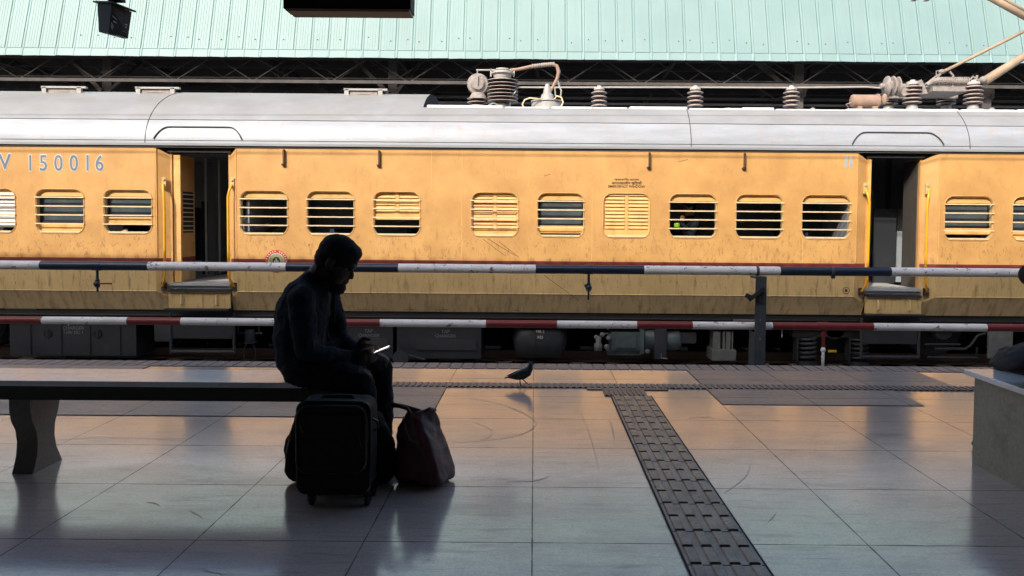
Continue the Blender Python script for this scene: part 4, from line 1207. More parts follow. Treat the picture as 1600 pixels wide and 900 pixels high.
# post
YPo = YP + .10
pr_ = thing('steel_post', 'dark grey steel channel post carrying the two painted pipes', 'post', (P(1179, 500, YPo).x, YPo, -1.28))
xP = P(1179, 500, YPo).x
def _(b):
    b.box(xP - .075, xP + .075, YPo - .27, YPo - .255, -1.28, zU - .07)
    b.box(xP - .075, xP - .06, YPo - .255, YPo + .0, -1.28, zL - .08); b.box(xP + .06, xP + .075, YPo - .255, YPo + .0, -1.28, zL - .08)
    b.box(xP - .075, xP + .075, YPo - .255, YPo - .02, zU - .10, zU - .07)
part('channel', M['post'], pr_, _)
def _(b):
    Y = YPo - .32
    A, B = P(1165, 461, Y), P(1176, 466, Y); b.beam(A, B, .06, .03)
    A, B = P(1170, 469, Y), P(1194, 450, Y); b.beam(A, B, .05, .04)
    b.box(xP - .03, xP + .02, YPo - .31, YPo - .27, P(0, 472, Y).z if False else P(1175, 472, Y).z, P(1175, 455, Y).z)
part('bracket', M['under_dark'], pr_, _)
def _(b):
    for z in (zL + .1, zL - .16): b.lathe((xP, YPo - .28, z), [(.014, 0), (.014, .012)], 'Y', 8)
part('bolt', M['under_light'], pr_, _)
# supports of the upper pipe outside the view
for X in (-9.5, 10.5):
    side_name = 'left' if X < 0 else 'right'
    tag(part('steel_post', M['post'], None, lambda b: b.box(X - .07, X + .07, YP - .07, YP + .07, -1.28, zL - .055)), 'short grey steel post under the lower painted pipe, beyond the %s edge of the photo' % side_name, 'post', 'posts under the pipes')

wz = thing('overhead_wire', 'thin overhead contact wire strung above the empty near track', 'wire', (0, 7.97, 4.9))
part('contact_wire', M['under_dark'], wz, lambda b: b.tube([(-34, 7.97, 4.93), (34, 7.97, 4.90)], .011, 6))
part('carrier_wire', M['under_dark'], wz, lambda b: b.tube([(-34, 7.97, 5.95), (-12, 7.97, 5.6), (10, 7.97, 5.9), (34, 7.97, 5.6)], .009, 6))

# ================================================================== BENCHES
bl = thing('stone_bench', 'long stone bench with pale polished top and waisted legs, under the seated man', 'bench', (-1.8, 3.56, 0))
bl_x0, bl_x1 = -2.85, -.80
part('seat', M['granite_top'], bl, lambda b: b.box(bl_x0, bl_x1, 3.42, 3.715, .425, .451), bevel=.004)
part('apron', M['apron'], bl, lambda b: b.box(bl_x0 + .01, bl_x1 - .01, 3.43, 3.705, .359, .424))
for X in (-2.415, -1.03):
    def _(b):
        near = [(.359, 3.444), (.30, 3.444), (.25, 3.455), (.20, 3.482), (.14, 3.492), (.08, 3.485), (.03, 3.468), (0, 3.452)]
        far = [(0, 3.668), (.03, 3.655), (.08, 3.628), (.14, 3.615), (.20, 3.62), (.25, 3.642), (.30, 3.658), (.359, 3.66)]
        b.prism([(X - .05, y, z) for z, y in near + far], (.1, 0, 0))
    part('leg', M['granite_leg'], bl, _, autosmooth=True)
br = thing('stone_bench', 'solid block stone bench with overhanging pale top at the right edge', 'bench', (3.0, 3.3, 0))
part('base', M['granite_side'], br, lambda b: b.box(2.243, 4.3, 2.72, 3.73, 0, .447))
part('seat', M['granite_top'], br, lambda b: b.box(2.205, 4.34, 2.68, 3.765, .4475, .475), bevel=.004)

# ================================================================== PEOPLE, BIRD, BAGS (voxel skinned solids)
def loft(bm, pts, lat=Vector((0, 1, 0)), seg=14):
    """pts: (point, r_plane, r_lateral)"""
    k = len(pts); ctr = [Vector(p[0]) for p in pts]; rings = []
    full = []
    t0 = (ctr[1] - ctr[0]).normalized(); t1 = (ctr[-1] - ctr[-2]).normalized()
    for f, sc in ((1, .02), (.86, .5), (.5, .86)): full.append((ctr[0] - t0 * pts[0][1] * f * .8, pts[0][1] * sc, pts[0][2] * sc, t0))
    for i in range(k):
        t = (ctr[min(i + 1, k - 1)] - ctr[max(i - 1, 0)]).normalized(); full.append((ctr[i], pts[i][1], pts[i][2], t))
    for f, sc in ((.5, .86), (.86, .5), (1, .02)): full.append((ctr[-1] + t1 * pts[-1][1] * f * .8, pts[-1][1] * sc, pts[-1][2] * sc, t1))
    for c_, ra, rb, t in full:
        L = lat - t * lat.dot(t)
        if L.length < .3:
            L = Vector((0, 0, 1)) - t * t.z
        L.normalize(); u = t.cross(L)
        rings.append([bm.verts.new(c_ + u * ra * math.cos(a) + L * rb * math.sin(a)) for a in [2 * math.pi * j / seg for j in range(seg)]])
    for a, c_ in zip(rings, rings[1:]):
        for j in range(seg): bm.faces.new([a[j], a[(j + 1) % seg], c_[(j + 1) % seg], c_[j]])
    bm.faces.new(rings[0][::-1]); bm.faces.new(rings[-1])
def solidify(bm, voxel, smooth=4, noise=None):
    bmesh.ops.recalc_face_normals(bm, faces=bm.faces)
    me = bpy.data.meshes.new('t'); bm.to_mesh(me); bm.free()
    o = bpy.data.objects.new('tmp', me); COL.objects.link(o)
    m = o.modifiers.new('r', 'REMESH'); m.mode = 'VOXEL'; m.voxel_size = voxel; m.use_smooth_shade = True
    if smooth: s_ = o.modifiers.new('s', 'SMOOTH'); s_.factor = .5; s_.iterations = smooth
    if noise:
        for i, (size, strength) in enumerate(noise):
            tx = bpy.data.textures.new('n', 'CLOUDS'); tx.noise_scale = size; tx.noise_depth = 2
            d = o.modifiers.new('d', 'DISPLACE'); d.texture = tx; d.strength = strength; d.mid_level = .5; d.texture_coords = 'GLOBAL'
    out = bake(o); bpy.data.objects.remove(o); out.materials.clear()
    for p in out.polygons: p.use_smooth = True
    return out
def person(label, base, yaw, J, mats, voxel=.008, hair=True, beard=False, fingers=True, group=None, noise=((.09, .012), (.03, .006)), curl=None, parts_dark=False):
    """J: joints in local space, x forward, y left, z up"""
    root = thing('person', label, 'person', base, group)
    RZ = Matrix.Rotation(yaw, 3, 'Z'); T = lambda v: Vector(base) + RZ @ Vector(v)
    lat = RZ @ Vector((0, 1, 0)); bm = bmesh.new()
    D = lambda v: RZ @ Vector(v)
    def ch(l, la=None): loft(bm, [(T(p), a, c_) for p, a, c_ in l], la or lat)
    ch([(J['pelvis'], .115, .165), (J['waist'], .118, .155), (J['chest'], .128, .175), (J['upper'], .105, .165), (J['nape'], .065, .085)])
    ch([(J['nape'], .060, .064), (J['neck'], .055, .058), (J['skull'], .05, .055)])
    u = Vector(J['head_up']).normalized(); f = Vector(J['head_f']).normalized(); l_ = u.cross(f)
    Hs = J.get('hs', 1.0)
    ax = RZ @ Matrix((f, l_, u)).transposed()
    hc = Vector(J['skull'])
    hp = lambda a, b_, c_: T(hc + (f * a + l_ * b_ + u * c_) * Hs)
    sc = MB.__new__(MB); sc.b = bm; sc.mi = 0
    sc.ell(hp(0, 0, .025), .098 * Hs, .076 * Hs, .092 * Hs, ax); sc.ell(hp(.035, 0, -.045), .060 * Hs, .058 * Hs, .075 * Hs, ax)
    sc.ell(hp(.055, 0, -.085), .032 * Hs, .035 * Hs, .028 * Hs, ax); sc.ell(hp(.085, 0, .022), .018 * Hs, .045 * Hs, .016 * Hs, ax)
    loft(bm, [(hp(.082, 0, .012), .008, .010), (hp(.096, 0, -.014), .009, .011), (hp(.104, 0, -.032), .009, .015)], lat, 8)
    loft(bm, [(hp(.090, 0, -.055), .010, .022), (hp(.088, 0, -.068), .010, .022)], lat, 8)
    for s_ in (-1, 1): sc.ell(hp(-.01, .078 * s_, -.01), .020 * Hs, .010 * Hs, .032 * Hs, ax)
    for s_, a in ((1, 'L'), (-1, 'R')):
        ch([(J['sh' + a], .066, .066), (J['el' + a], .050, .050)]); ch([(J['el' + a], .047, .047), (J['wr' + a], .032, .034)])
        ch([(J['upper'], .07, .07), (J['sh' + a], .064, .064)])
        ch([(J['hip' + a], .100, .095), (J['kn' + a], .068, .066)]); ch([(J['kn' + a], .064, .062), (J['an' + a], .062 if J.get('flare') else .045, .052)])
        # hand: palm, four fingers, thumb
        wv = Vector(J['wr' + a]); hd = Vector(J['hd' + a]).normalized(); hn = Vector(J['hn' + a]).normalized(); hl = hn.cross(hd).normalized()
        pe = wv + hd * .085
        loft(bm, [(T(wv), .021, .028), (T(wv + hd * .04), .015, .038), (T(pe), .013, .040)], D(hl), 10)
        if fingers:
            for i, L in enumerate((.068, .078, .073, .058)):
                o_ = hl * (.030 - i * .020)
                p0 = pe + o_ - hd * .01; cu = J.get('curl', .5)
                p1 = p0 + (hd * math.cos(cu * .5) + hn * math.sin(cu * .5)) * L * .5; p2 = p1 + (hd * math.cos(cu * 1.6) + hn * math.sin(cu * 1.6)) * L * .35; p3 = p2 + (hd * math.cos(cu * 2.6) + hn * math.sin(cu * 2.6)) * L * .3
                loft(bm, [(T(p0), .0088, .0088), (T(p1), .0085, .0085), (T(p2), .0078, .0078), (T(p3), .0065, .0065)], D(hl), 8)
            q0 = wv + hd * .025 + hl * .035
            loft(bm, [(T(q0), .012, .012), (T(q0 + hl * .025 + hd * .03 + hn * .01), .0105, .0105), (T(q0 + hl * .022 + hd * .058 + hn * .022), .008, .008)], D(hd), 8)
    me = solidify(bm, voxel, 3, noise)
    body = link_mesh('body', me, [mats['top'], mats['bottom'], mats['skin']], root)
    off = Vector(base)
    wr = [T(J['wrL']) - off, T(J['wrR']) - off]; hcW = T(hc) - off; nk = T(J['neck']) - off
    pel = T(J['waist']).z - off.z
    el = [T(J['elL']) - off, T(J['elR']) - off]; wz = J.get('hem', .02)
    hands = [T(Vector(J['wr' + a]) + Vector(J['hd' + a]).normalized() * .08) - off for a in 'LR']
    hipc = T(J['pelvis']) - off; kn = [T(J['knL']) - off, T(J['knR']) - off]; an = [T(J['anL']) - off, T(J['anR']) - off]
    fw = RZ @ Vector((1, 0, 0))
    for p in me.polygons:
        c_ = p.center; mi = 0
        if (c_ - hcW).length < .135 * Hs or (c_ - nk).length < .05: mi = 2
        elif min((c_ - h).length - ((c_ - w_2).length) for h, w_2 in zip(hands, wr)) < -.03 and min((c_ - h).length for h in hands) < .12: mi = 2
        elif c_.z < hipc.z + wz or ((c_ - hipc).dot(fw) > .17 and c_.z < kn[0].z + .085 and min((c_ - h).length for h in hands) > .13 and min((c_ - h).length for h in wr) > .07): mi = 1
        p.material_index = mi
    if hair:
        bm = bmesh.new(); sc = MB.__new__(MB); sc.b = bm; sc.mi = 0
        sc.ell(hp(-.010, 0, .038), .104 * Hs, .084 * Hs, .092 * Hs, ax); sc.ell(hp(-.045, 0, -.005), .062 * Hs, .074 * Hs, .075 * Hs, ax)
        sc.ell(hp(.030, 0, .075), .062 * Hs, .066 * Hs, .045 * Hs, ax)
        if J.get('quiff'): sc.ell(hp(.06, 0, .075), .055 * Hs, .06 * Hs, .045 * Hs, ax)
        link_mesh('hair', solidify(bm, voxel, 2, ((.02, .006),)), M['hair'], root)
    if beard:
        bm = bmesh.new(); sc = MB.__new__(MB); sc.b = bm; sc.mi = 0
        sc.ell(hp(.058, 0, -.105), .052 * Hs, .050 * Hs, .042 * Hs, ax); sc.ell(hp(.02, 0, -.065), .06 * Hs, .068 * Hs, .045 * Hs, ax)
        sc.ell(hp(.085, 0, -.050), .012, .028, .007, ax)
        link_mesh('beard', solidify(bm, voxel, 2, ((.02, .005),)), M['hair'], root)
    for s_ in (-1, 1):
        part('eye', M['hair'], root, lambda b: b.ell(hp(.083, .03 * s_, .003), .010, .013, .007, ax, 10, 6), smooth=True)
    for a in 'LR':
        A = T(J['an' + a]); t_ = D(Vector(J['toe' + a]).normalized() if 'toe' + a in J else Vector((1, 0, 0)))
        bm = bmesh.new(); B0 = Vector((A.x, A.y, J.get('floor', 0)))
        side_ = Vector((0, 0, 1)).cross(t_)
        loft(bm, [(B0 - t_ * .06 + Vector((0, 0, .040)), .036, .036), (B0 + t_ * .05 + Vector((0, 0, .040)), .038, .042), (B0 + t_ * .14 + Vector((0, 0, .030)), .028, .045), (B0 + t_ * .18 + Vector((0, 0, .026)), .022, .036)], side_)
        loft(bm, [(B0 + Vector((0, 0, .05)), .042, .04), (B0 + Vector((0, 0, .11)), .045, .044)], side_)
        link_mesh('shoe', solidify(bm, max(voxel, .007), 2), M['rubber'], root)
    return root

MY = 3.57
def mp(px, py, dy=0, Y=MY):
    v = P(px, py, Y); return Vector((v.x, v.y + dy, v.z))
mb = Vector((mp(470, 580).x, MY, 0))
L_ = lambda px, py, dy=0: mp(px, py, dy) - mb
Jm = dict(pelvis=L_(470, 558), waist=L_(468, 527), chest=L_(474, 484), upper=L_(482, 458), nape=L_(495, 437), neck=L_(505, 424), skull=L_(526, 408),
          head_up=(.60, 0, 1), head_f=(1, 0, -.60), hs=1.0, quiff=False,
          shL=L_(492, 463, .175), shR=L_(488, 463, -.175), elL=L_(512, 532, .21), elR=L_(500, 537, -.22),
          wrL=L_(549, 551, .07), wrR=L_(546, 554, -.075), hdL=(1, -.25, -.02), hdR=(1, .25, .0), hnL=(0, -.9, .12), hnR=(0, .9, .12),
          hipL=L_(478, 566, .09), hipR=L_(478, 568, -.09), knL=L_(585, 580, .13), knR=L_(574, 589, -.12), anL=L_(590, 700, .08), anR=L_(575, 712, -.03),
          toeL=(1, .15, 0), toeR=(1, -.2, 0), curl=.45, hem=-.03, flare=True)
for k_ in ('L', 'R'):
    Jm['an' + k_].z = .09
man = person('bearded man in dark shirt and trousers sitting hunched over his phone on the bench', mb, 0, Jm,
             dict(top=M['shirt'], bottom=M['trouser'], skin=M['skin_unlit']), voxel=.0055, beard=True, noise=((.10, .018), (.045, .014), (.02, .004)))
def _(b):
    A = mp(521, 440); B = mp(512, 450)
    b.tube([mp(503, 436, -.07), mp(515, 444, -.05), mp(522, 452, 0), mp(515, 444, .05), mp(503, 436, .07)], .014, 8)
    b.tube([mp(521, 453, 0), mp(522, 480, 0), mp(521, 505, 0)], .008, 8)
part('collar', M['shirt'], man, _, smooth=True)
# phone
A, B = mp(574, 556), mp(608, 542.5)
ph = thing('mobile_phone', 'bright slim mobile phone held level in the seated man\'s hands', 'phone', (A + B) / 2)
d_ = (B - A).normalized(); n2 = Vector((-d_.z, 0, d_.x)); axp = Matrix((d_, Vector((0, 1, 0)), n2)).transposed()
part('case', M['phone'], ph, lambda b: b.obox((A + B) / 2, axp, (B - A).length / 2, .036, .0042), bevel=.003)
part('screen', M['screen'], ph, lambda b: b.obox((A + B) / 2 + n2 * .0048, axp, (B - A).length / 2 - .004, .033, .0005))

# second person, mostly outside the frame, on the block bench, facing the train
base = Vector((2.62, 3.28, 0))
e = P(1608, 430, 3.28) - base
Jr = dict(pelvis=(-.02, 0, .58), waist=(0, 0, .72), chest=(.02, 0, .90), upper=(.03, 0, 1.02), nape=(.05, 0, 1.10), neck=(.06, 0, 1.15), skull=(.09, 0, 1.27), head_up=(0, 0, 1), head_f=(1, 0, -.1),
          shL=(.03, .19, 1.02), shR=(.03, -.19, 1.02), elL=(.05, .345, .955), elR=(.1, -.27, .78), wrL=(.20, .16, 1.05), wrR=(.3, -.12, .72), hdL=(.3, -.6, .6), hdR=(1, .2, 0), hnL=(-.6, -.4, 0), hnR=(0, .3, 1),
          hipL=(.02, .10, .57), hipR=(.02, -.10, .57), knL=(.47, .20, .53), knR=(.47, -.12, .53), anL=(.52, .2, .09), anR=(.52, -.12, .09), hem=-.02)
Jr['elL'] = Matrix.Rotation(-R(90), 3, 'Z') @ e
per2 = person('person in a dark jacket seated on the block bench, only an elbow and hip showing', base, R(90), Jr, dict(top=M['maroon_jacket'], bottom=M['maroon_jacket'], skin=M['skin_unlit']), voxel=.009, fingers=True)
bm = bmesh.new()
hm = lambda px, py, Y=3.36: Vector((P(px, py, Y).x, Y, P(px, py, Y).z))
loft(bm, [(hm(1562, 573), .014, .09), (hm(1580, 567), .045, .13), (hm(1610, 562), .075, .15), (hm(1650, 560), .09, .16)])
for v in bm.verts: v.co.z = max(v.co.z, .478)
link_mesh('jacket_hem', solidify(bm, .008, 6, ((.07, .012),)), M['maroon_jacket'], per2)

# passengers inside the train
def passenger(px, label, top, yaw, armz, extra=None, dy=.55):
    X = P(px, 350, YT + dy).x; base = Vector((X, YT + dy, .26))
    J = dict(pelvis=(0, 0, .55), waist=(.0, 0, .70), chest=(.02, 0, .86), upper=(.02, 0, .98), nape=(.03, 0, 1.05), neck=(.04, 0, 1.10), skull=(.06, 0, 1.22), head_up=(0, 0, 1), head_f=(1, 0, -.1),
             shL=(.02, .18, .98), shR=(.02, -.18, .98), elL=(.12, .24, .74), elR=(.12, -.24, .74), wrL=(.36, .14, armz), wrR=(.36, -.14, armz), hdL=(1, -.1, .1), hdR=(1, .1, .1), hnL=(0, -.3, 1), hnR=(0, .3, 1),
             hipL=(0, .1, .54), hipR=(0, -.1, .54), knL=(.45, .14, .52), knR=(.45, -.14, .52), anL=(.47, .14, .1), anR=(.47, -.14, .1), floor=.26)
    if extra: J.update(extra)
    return person(label, base, yaw, J, dict(top=top, bottom=M['trouser'], skin=M['skin']), voxel=.011, fingers=True, noise=None, group='passengers inside the train')
passenger(392, 'passenger in grey blue shirt sitting behind the first window right of the left door', M['grey_shirt'], 0, .86, dict(wrR=(.24, -.30, .86), elR=(.06, -.28, .76)), dy=.65)
passenger(1082, 'passenger in dim window with pale hand raised holding a green object', M['shirt'], R(-170), .9, dict(wrL=(.28, .30, .95), elL=(.14, .30, .78), hdL=(.1, .0, 1), hnL=(0, 1, 0)), dy=.55)
q = P(1057, 352, YT + .24)
o = MB(); o.lathe((q.x, q.y - .03, q.z - .03), [(.04, 0), (.05, .015), (.045, .06), (.02, .07)], 'Z', 14); tag(o.build('green_cup', M['green_thing'], None, autosmooth=True), 'small lime green object held up behind the window bars', 'cup')
passenger(208, 'passenger resting a pale forearm on the sill of the window left of the left door', M['shirt'], 0, .78, dict(elR=(.06, -.30, .74), wrR=(.14, -.46, .80), hdR=(.3, -.7, -.1), hnR=(0, 0, -1)), dy=.58)

# pigeon
PYb = 5.42
def bp(px, py, dy=0): v = P(px, py, PYb); return Vector((v.x, v.y + dy, v.z))
pig = thing('pigeon', 'small dark grey pigeon walking to the right near the platform edge', 'pigeon', (bp(815, 603).x, PYb, .01))
bm = bmesh.new()
loft(bm, [(bp(798, 589), .012, .018), (bp(806, 588), .028, .032), (bp(816, 585), .040, .040), (bp(824, 581), .036, .036), (bp(828, 575), .024, .024), (bp(829, 570), .016, .017)], seg=12)
loft(bm, [(bp(829, 571), .016, .016), (bp(829.5, 567.5), .017, .016)], seg=12)
loft(bm, [(bp(788.5, 590.5), .003, .014), (bp(794, 589), .006, .018), (bp(800, 588.5), .012, .02)], seg=10)
link_mesh('body', solidify(bm, .003, 2), M['bird'], pig)
def _(b):
    for s_ in (-1, 1):
        pts = [bp(825, 577), bp(816, 577.5), bp(806, 581.5), bp(797, 585.5), bp(791, 588.5), bp(799, 590), bp(808, 590.5), bp(818, 588), bp(825, 583)]
        b.prism([p + Vector((0, s_ * .036 - .003, 0)) for p in pts], (0, .006, 0))
part('wing', M['bird_wing'], pig, _, bevel=.002)
def _(b):
    b.tube([bp(830.5, 568.5), bp(835.5, 569.3)], [.0045, .0015], 8)
part('beak', M['rubber'], pig, _)
def _(b):
    b.tube([bp(812, 592, -.01), bp(813, 598, -.01), bp(814, 602, -.01)], .004, 6); b.tube([bp(813, 602.3, -.01), bp(817, 602.8, -.01)], .003, 6); b.tube([bp(813.5, 602.3, -.01), bp(816, 603.2, -.025)], .003, 6)
part('leg', M['bird_leg'], pig, _)
def _(b): b.tube([bp(815, 592, .012), bp(820, 596, .012), bp(824, 600, .012)], .004, 6); b.tube([bp(824, 600, .012), bp(827, 601.5, .012)], .0025, 6)
part('leg', M['bird_leg'], pig, _)
part('eye', M['mark_pink'], pig, lambda b: b.ell(bp(830, 567.3, -.0155), .0028, .002, .0028, None, 8, 6))

# ================================================================== LUGGAGE
YS = 3.06
sp_ = lambda px, py, Y=YS: P(px, py, Y)
sx0, sx1 = sp_(460, 700).x, sp_(576, 700).x; sz0, sz1 = sp_(520, 776).z, .445
su = thing('suitcase', 'black upright fabric suitcase on small wheels standing at the man\'s feet', 'suitcase', ((sx0 + sx1) / 2, YS + .1, 0))
def rbox(name, m, x0, x1, z0, z1, y0, y1, r, parent, bev=.012):
    pts = rrect((x0 + x1) / 2, (z0 + z1) / 2, x1 - x0, z1 - z0, r)
    b = MB(); b.prism([(x, y0, z) for x, z in pts], (0, y1 - y0, 0)); return b.build(name, m, parent, bevel=bev)
def softbox(name, m, x0, x1, z0, z1, y0, y1, r_, parent):
    pts = rrect((x0 + x1) / 2, (z0 + z1) / 2, x1 - x0, z1 - z0, r_); b = MB(); b.prism([(x, y0, z) for x, z in pts], (0, y1 - y0, 0))
    return link_mesh(name, solidify(b.b, .006, 8, ((.12, .014), (.04, .005))), m, parent)
softbox('shell', M['suitcase'], sx0, sx1, sz0, sz1, YS + .03, YS + .17, .045, su)
pk = softbox('front_pocket', M['suitcase'], sx0 + .008, sx1 - .010, sz0 + .10, sz1 - .012, YS - .002, YS + .04, .05, su)
def rim(b, x0, x1, z0, z1, y, r, t):
    pts = [(x, y, z) for x, z in rrect((x0 + x1) / 2, (z0 + z1) / 2, x1 - x0, z1 - z0, r)]; b.tube(pts + [pts[0]], t, 6, caps=False)
part('piping', M['piping'], pk, lambda b: rim(b, sx0 + .008, sx1 - .01, sz0 + .10, sz1 - .012, YS - .001, .05, .0035))
part('shell_piping', M['piping'], su, lambda b: rim(b, sx0, sx1, sz0, sz1, YS + .032, .04, .004))
part('upper_pocket', M['suitcase'], su, lambda b: b.box(sx0 + .03, sx1 - .03, YS - .012, YS, sz1 - .14, sz1 - .045), bevel=.008)
def _(b):
    b.tube([(sx0 + .03, YS - .014, sz1 - .09), (sx0 + .045, YS - .016, sz1 - .12)], .004, 6)
    b.tube([(sx1 - .07, YS - .003, sz0 + .30), (sx1 - .045, YS - .003, sz0 + .26), (sx1 - .025, YS - .003, sz0 + .21)], .003, 6)
part('zip_puller', M['piping'], su, _)
def _(b):
    cx = (sx0 + sx1) / 2; b.tube([(cx - .07, YS + .1, sz1 - .004), (cx - .06, YS + .1, sz1 + .006), (cx + .06, YS + .1, sz1 + .006), (cx + .07, YS + .1, sz1 - .004)], .009, 8)
part('carry_handle', M['suitcase'], su, _, smooth=True)
for px in (483, 571):
    for dy in (.04, .15):
        x = sp_(px, 785).x
        w_ = part('wheel', M['rubber'], su, lambda b: b.lathe((x - .011, YS + dy, .024), [(.018, 0), (.024, .004), (.024, .018), (.018, .022)], 'X', 18))
        part('wheel_fork', M['piping'], w_, lambda b: (b.box(x - .016, x - .013, YS + dy - .012, YS + dy + .012, .02, sz0), b.box(x + .013, x + .016, YS + dy - .012, YS + dy + .012, .02, sz0), b.box(x - .016, x + .016, YS + dy - .012, YS + dy + .012, sz0 - .012, sz0 - .001)))
def _(b):
    x = sx1 + .004; b.tube([(x, YS + .06, sz1 - .08), (x + .02, YS + .06, sz1 - .09), (x + .024, YS + .06, sz1 - .12), (x + .004, YS + .06, sz1 - .13)], .005, 6)
part('side_strap', M['piping'], su, _)
# duffel behind it
YD = 3.38
dp = lambda px, py, dy=0: Vector((P(px, py, YD).x, YD + dy, max(P(px, py, YD).z, 0.0)))
du = thing('duffel_bag', 'black soft duffel bag standing behind the suitcase, its sides bulging out', 'bag', (dp(530, 760).x, YD, 0))
bm = bmesh.new()
loft(bm, [((dp(450, 700).x + .085, YD, .035), .06, .06), ((dp(530, 0).x, YD, .035), .06, .06), ((dp(617, 700).x - .065, YD, .035), .06, .06)], Vector((0, 0, 1)))
for px, h in ((471, .31), (510, .30), (550, .30), (593, .30)):
    loft(bm, [((dp(px, 700).x, YD, .06), .078, .07), ((dp(px, 700).x, YD, h * .6), .072, .075), ((dp(px, 700).x + (.012 if px < 520 else -.02), YD, h), .038, .055)], Vector((0, 1, 0)))
for v in bm.verts: v.co.z = max(v.co.z, .004)
link_mesh('body', solidify(bm, .009, 8, ((.07, .02),)), M['duffel'], du)
part('zip', M['piping'], du, lambda b: b.tube([dp(455, 725, -.07), dp(457, 700, -.08), dp(460, 680, -.07)], .004, 6))
part('handle', M['duffel'], du, lambda b: b.tube([(dp(500, 0).x, YD - .03, .30), (dp(510, 0).x, YD - .03, .35), (dp(545, 0).x, YD - .03, .35), (dp(555, 0).x, YD - .03, .30)], .011, 8), smooth=True)

# tote bag
YB = 3.33
tp = lambda px, py, dy=0: Vector((P(px, py, YB + dy).x, YB + dy, P(px, py, YB + dy).z))
to = thing('tote_bag', 'maroon brown cloth tote bag with looped handles standing right of the seated man', 'bag', (tp(663, 770).x, YB, 0))
b = MB()
G = []
def V(p): return b.b.verts.new(p)
# front-left face (0..), ridge, side face; bottom to top rows
ex_ = 3
rows = []
levels = [ # py, xleft, xridge, xright(side far edge); dy of left, ridge, right
    (770, 620, 690, 708, .03, -.05, .10), (745, 618, 687, 711, .03, -.055, .11), (715, 617.5, 679, 704, .035, -.06, .12), (690, 620, 670, 695, .04, -.055, .12),
    (668, 625, 661, 686, .05, -.03, .11), (652, 631, 656, 683, .05, .01, .09), (640, 640, 664, 682, .05, .03, .07)]
for py, xl, xr_, xs_, dl, dr, ds in levels:
    ring = []
    n1, n2_ = 6, 4
    Lp, Rp, Sp = tp(xl - 4, py, dl), tp(xr_, py, dr), tp(xs_ + 4, py - 2, ds)
    if py == 770: Lp.z = Rp.z = Sp.z = .004
    Bp = Lp + (Sp - Rp) * .9
    rnd = random.Random(int(py))
    for a_, c_, n__ in ((Lp, Rp, n1), (Rp, Sp, n2_), (Sp, Bp, n1), (Bp, Lp, n2_)):
        for i in range(n__):
            p = a_.lerp(c_, i / n__); 
            if 0 < i: p += Vector((rnd.uniform(-.006, .006), rnd.uniform(-.010, .010), 0 if py == 770 else rnd.uniform(-.005, .005)))
            ring.append(V(p))
    rows.append(ring)
for a_, c_ in zip(rows, rows[1:]):
    k = len(a_)
    for j in range(k):
        b.mi = 1 if 6 <= j < 10 else 0
        b.face([a_[j], a_[(j + 1) % k], c_[(j + 1) % k], c_[j]])
b.mi = 0; b.face(rows[0][::-1]); b.mi = 1; b.face(rows[-1])
tb = b.build('body', [M['tote'], M['tote_side']], to, smooth=True)
md = tb.modifiers.new('s', 'SUBSURF'); md.levels = 2; md.render_levels = 2
tx = bpy.data.textures.new('crumple', 'CLOUDS'); tx.noise_scale = .05; tx.noise_depth = 3
md = tb.modifiers.new('d', 'DISPLACE'); md.texture = tx; md.strength = .034; md.mid_level = .5; md.texture_coords = 'GLOBAL'
def ribbon(b, pts, w_, t=.004):
    pts = [Vector(p) for p in pts]
    for p, q_ in zip(pts, pts[1:]):
        b.beam(p, q_ + (q_ - p).normalized() * .003, t, w_)
def _(b): b.tube([tp(634, 658, .0), tp(641, 645, -.01), tp(636, 638, -.01), tp(622, 634, -.01), tp(612, 631, -.01), tp(607, 634, -.01), tp(609, 642, -.01)], [.012, .011, .009, .009, .011, .012, .010], 8)
part('handle', M['tote_strap'], to, _, smooth=True)
def _(b): b.tube([tp(660, 650, .06), tp(655, 642, .05), tp(644, 638, .04), tp(626, 634, .03), tp(612, 633, .02)], [.012, .010, .008, .010, .012], 8)
part('handle', M['tote_strap'], to, _, smooth=True)
def _(b):
    b.tube([tp(631, 652, .02), tp(634, 672, -.02), tp(641, 688, -.035), tp(652, 692, -.05)], .005, 6)
    b.tube([tp(666, 642, .04), tp(671, 639, .05), tp(680, 641, .07)], .010, 8)
part('seam', M['tote_side'], to, _, smooth=True)

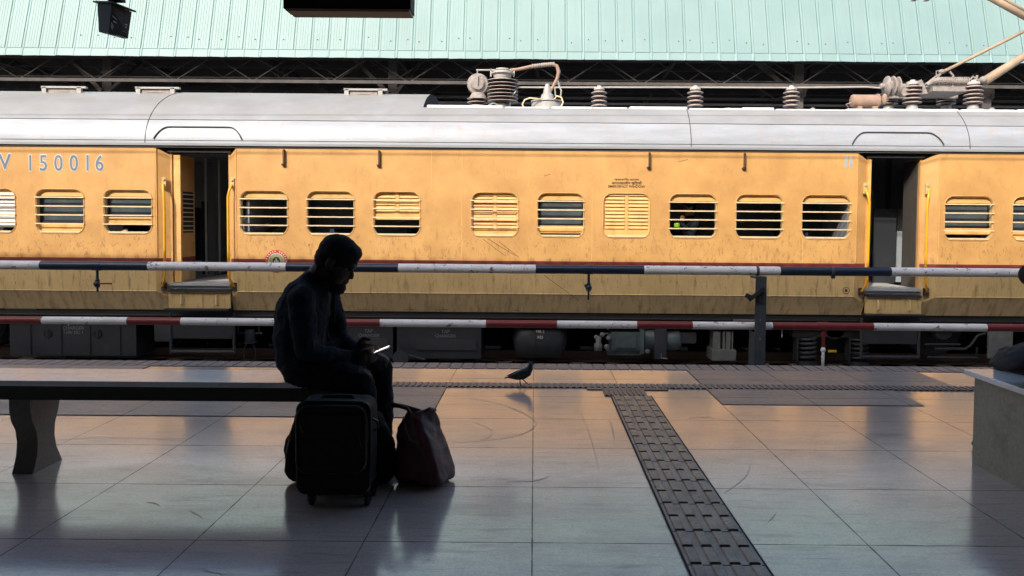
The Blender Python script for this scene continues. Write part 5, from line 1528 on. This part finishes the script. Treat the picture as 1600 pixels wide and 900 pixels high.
# ================================================================== HANGING SIGNS
YH = 3.9
hs = thing('hanging_lantern_sign', 'small tapered black box sign with printed side hanging at top left', 'sign', P(178, 30, YH))
hp_ = lambda px, py, dy=0: P(px, py, YH + dy)
def _(b):
    A = [hp_(152, 5, .0), hp_(174, 6, -.10), hp_(206, 19, .02), hp_(184, 17, .12)]
    B = [hp_(154.5, 50, .0), hp_(170, 52, -.08), hp_(200, 60.5, .01), hp_(184, 58, .10)]
    va = [b.b.verts.new(p) for p in A]; vb = [b.b.verts.new(p) for p in B]
    b.face(va[::-1]); b.face(vb)
    for i in range(4):
        b.mi = 1 if i == 1 else 0
        b.face([va[i], va[(i + 1) % 4], vb[(i + 1) % 4], vb[i]])
part('box', [M['sign_black'], M['sign_side']], hs, _)
def _(b):
    A = [hp_(145, 3.5, .0), hp_(174, 4, -.15), hp_(213, 19.5, .02), hp_(186, 14, .16)]
    b.prism(A, (0, 0, .008))
part('top_plate', M['sign_black'], hs, _)
def _(b):
    A = hp_(181, 2, 0); b.tube([A, Vector((A.x, A.y, 6.2))], .018, 8); b.box(A.x - .035, A.x + .035, A.y - .03, A.y + .03, A.z, A.z + .06)
part('hanger', M['sign_black'], hs, _)
def onface(u_, v_):  # on the printed face
    A0, A1, B0, B1 = hp_(174, 6, -.10), hp_(206, 19, .02), hp_(170, 52, -.08), hp_(200, 60.5, .01)
    p = A0.lerp(A1, u_).lerp(B0.lerp(B1, u_), v_); n_ = (A1 - A0).cross(B0 - A0).normalized()
    if n_.y > 0: n_ = -n_
    return p + n_ * .002
def _(b):
    def st(u0, v0, u1, v1, t): b.beam(onface(u0, v0), onface(u1, v1), .0015, t)
    b.mi = 0
    for s_ in ((.08, .38, .30, .44, .022), (.4, .44, .5, .46, .02), (.5, .50, .85, .53, .007), (.15, .55, .6, .60, .006), (.06, .62, .18, .76, .006), (.05, .7, .15, .84, .006), (.65, .60, .85, .62, .006), (.6, .78, .9, .80, .005)): st(*s_)
part('printing', M['mark_white'], hs, _)
def _(b): b.beam(hp_(167, 52, -.075), hp_(195, 59.5, -.0), .006, .02)
part('bottom_rim', M['mark_white'], hs, _)
YI = 4.05
di = thing('display_board', 'wide black overhead board with tan lower edge hanging at the top', 'sign', P(541, 10, YI))
A = P(447, 17.5, YI); B = P(637, 20, YI)
part('casing', M['sign_black'], di, lambda b: b.box(A.x - .016, B.x + .016, YI, YI + .13, A.z + .015, A.z + .30), bevel=.004)
part('lower_edge', M['tan_strip'], di, lambda b: b.box(A.x + .008, B.x + .010, YI - .005, YI + .12, A.z, A.z + .014))
def _(b):
    for f_ in (.15, .85): x = A.x + (B.x - A.x) * f_; b.tube([(x, YI + .08, A.z + .30), (x, YI + .08, 6.2)], .014, 8)
part('hanger', M['sign_black'], di, _)
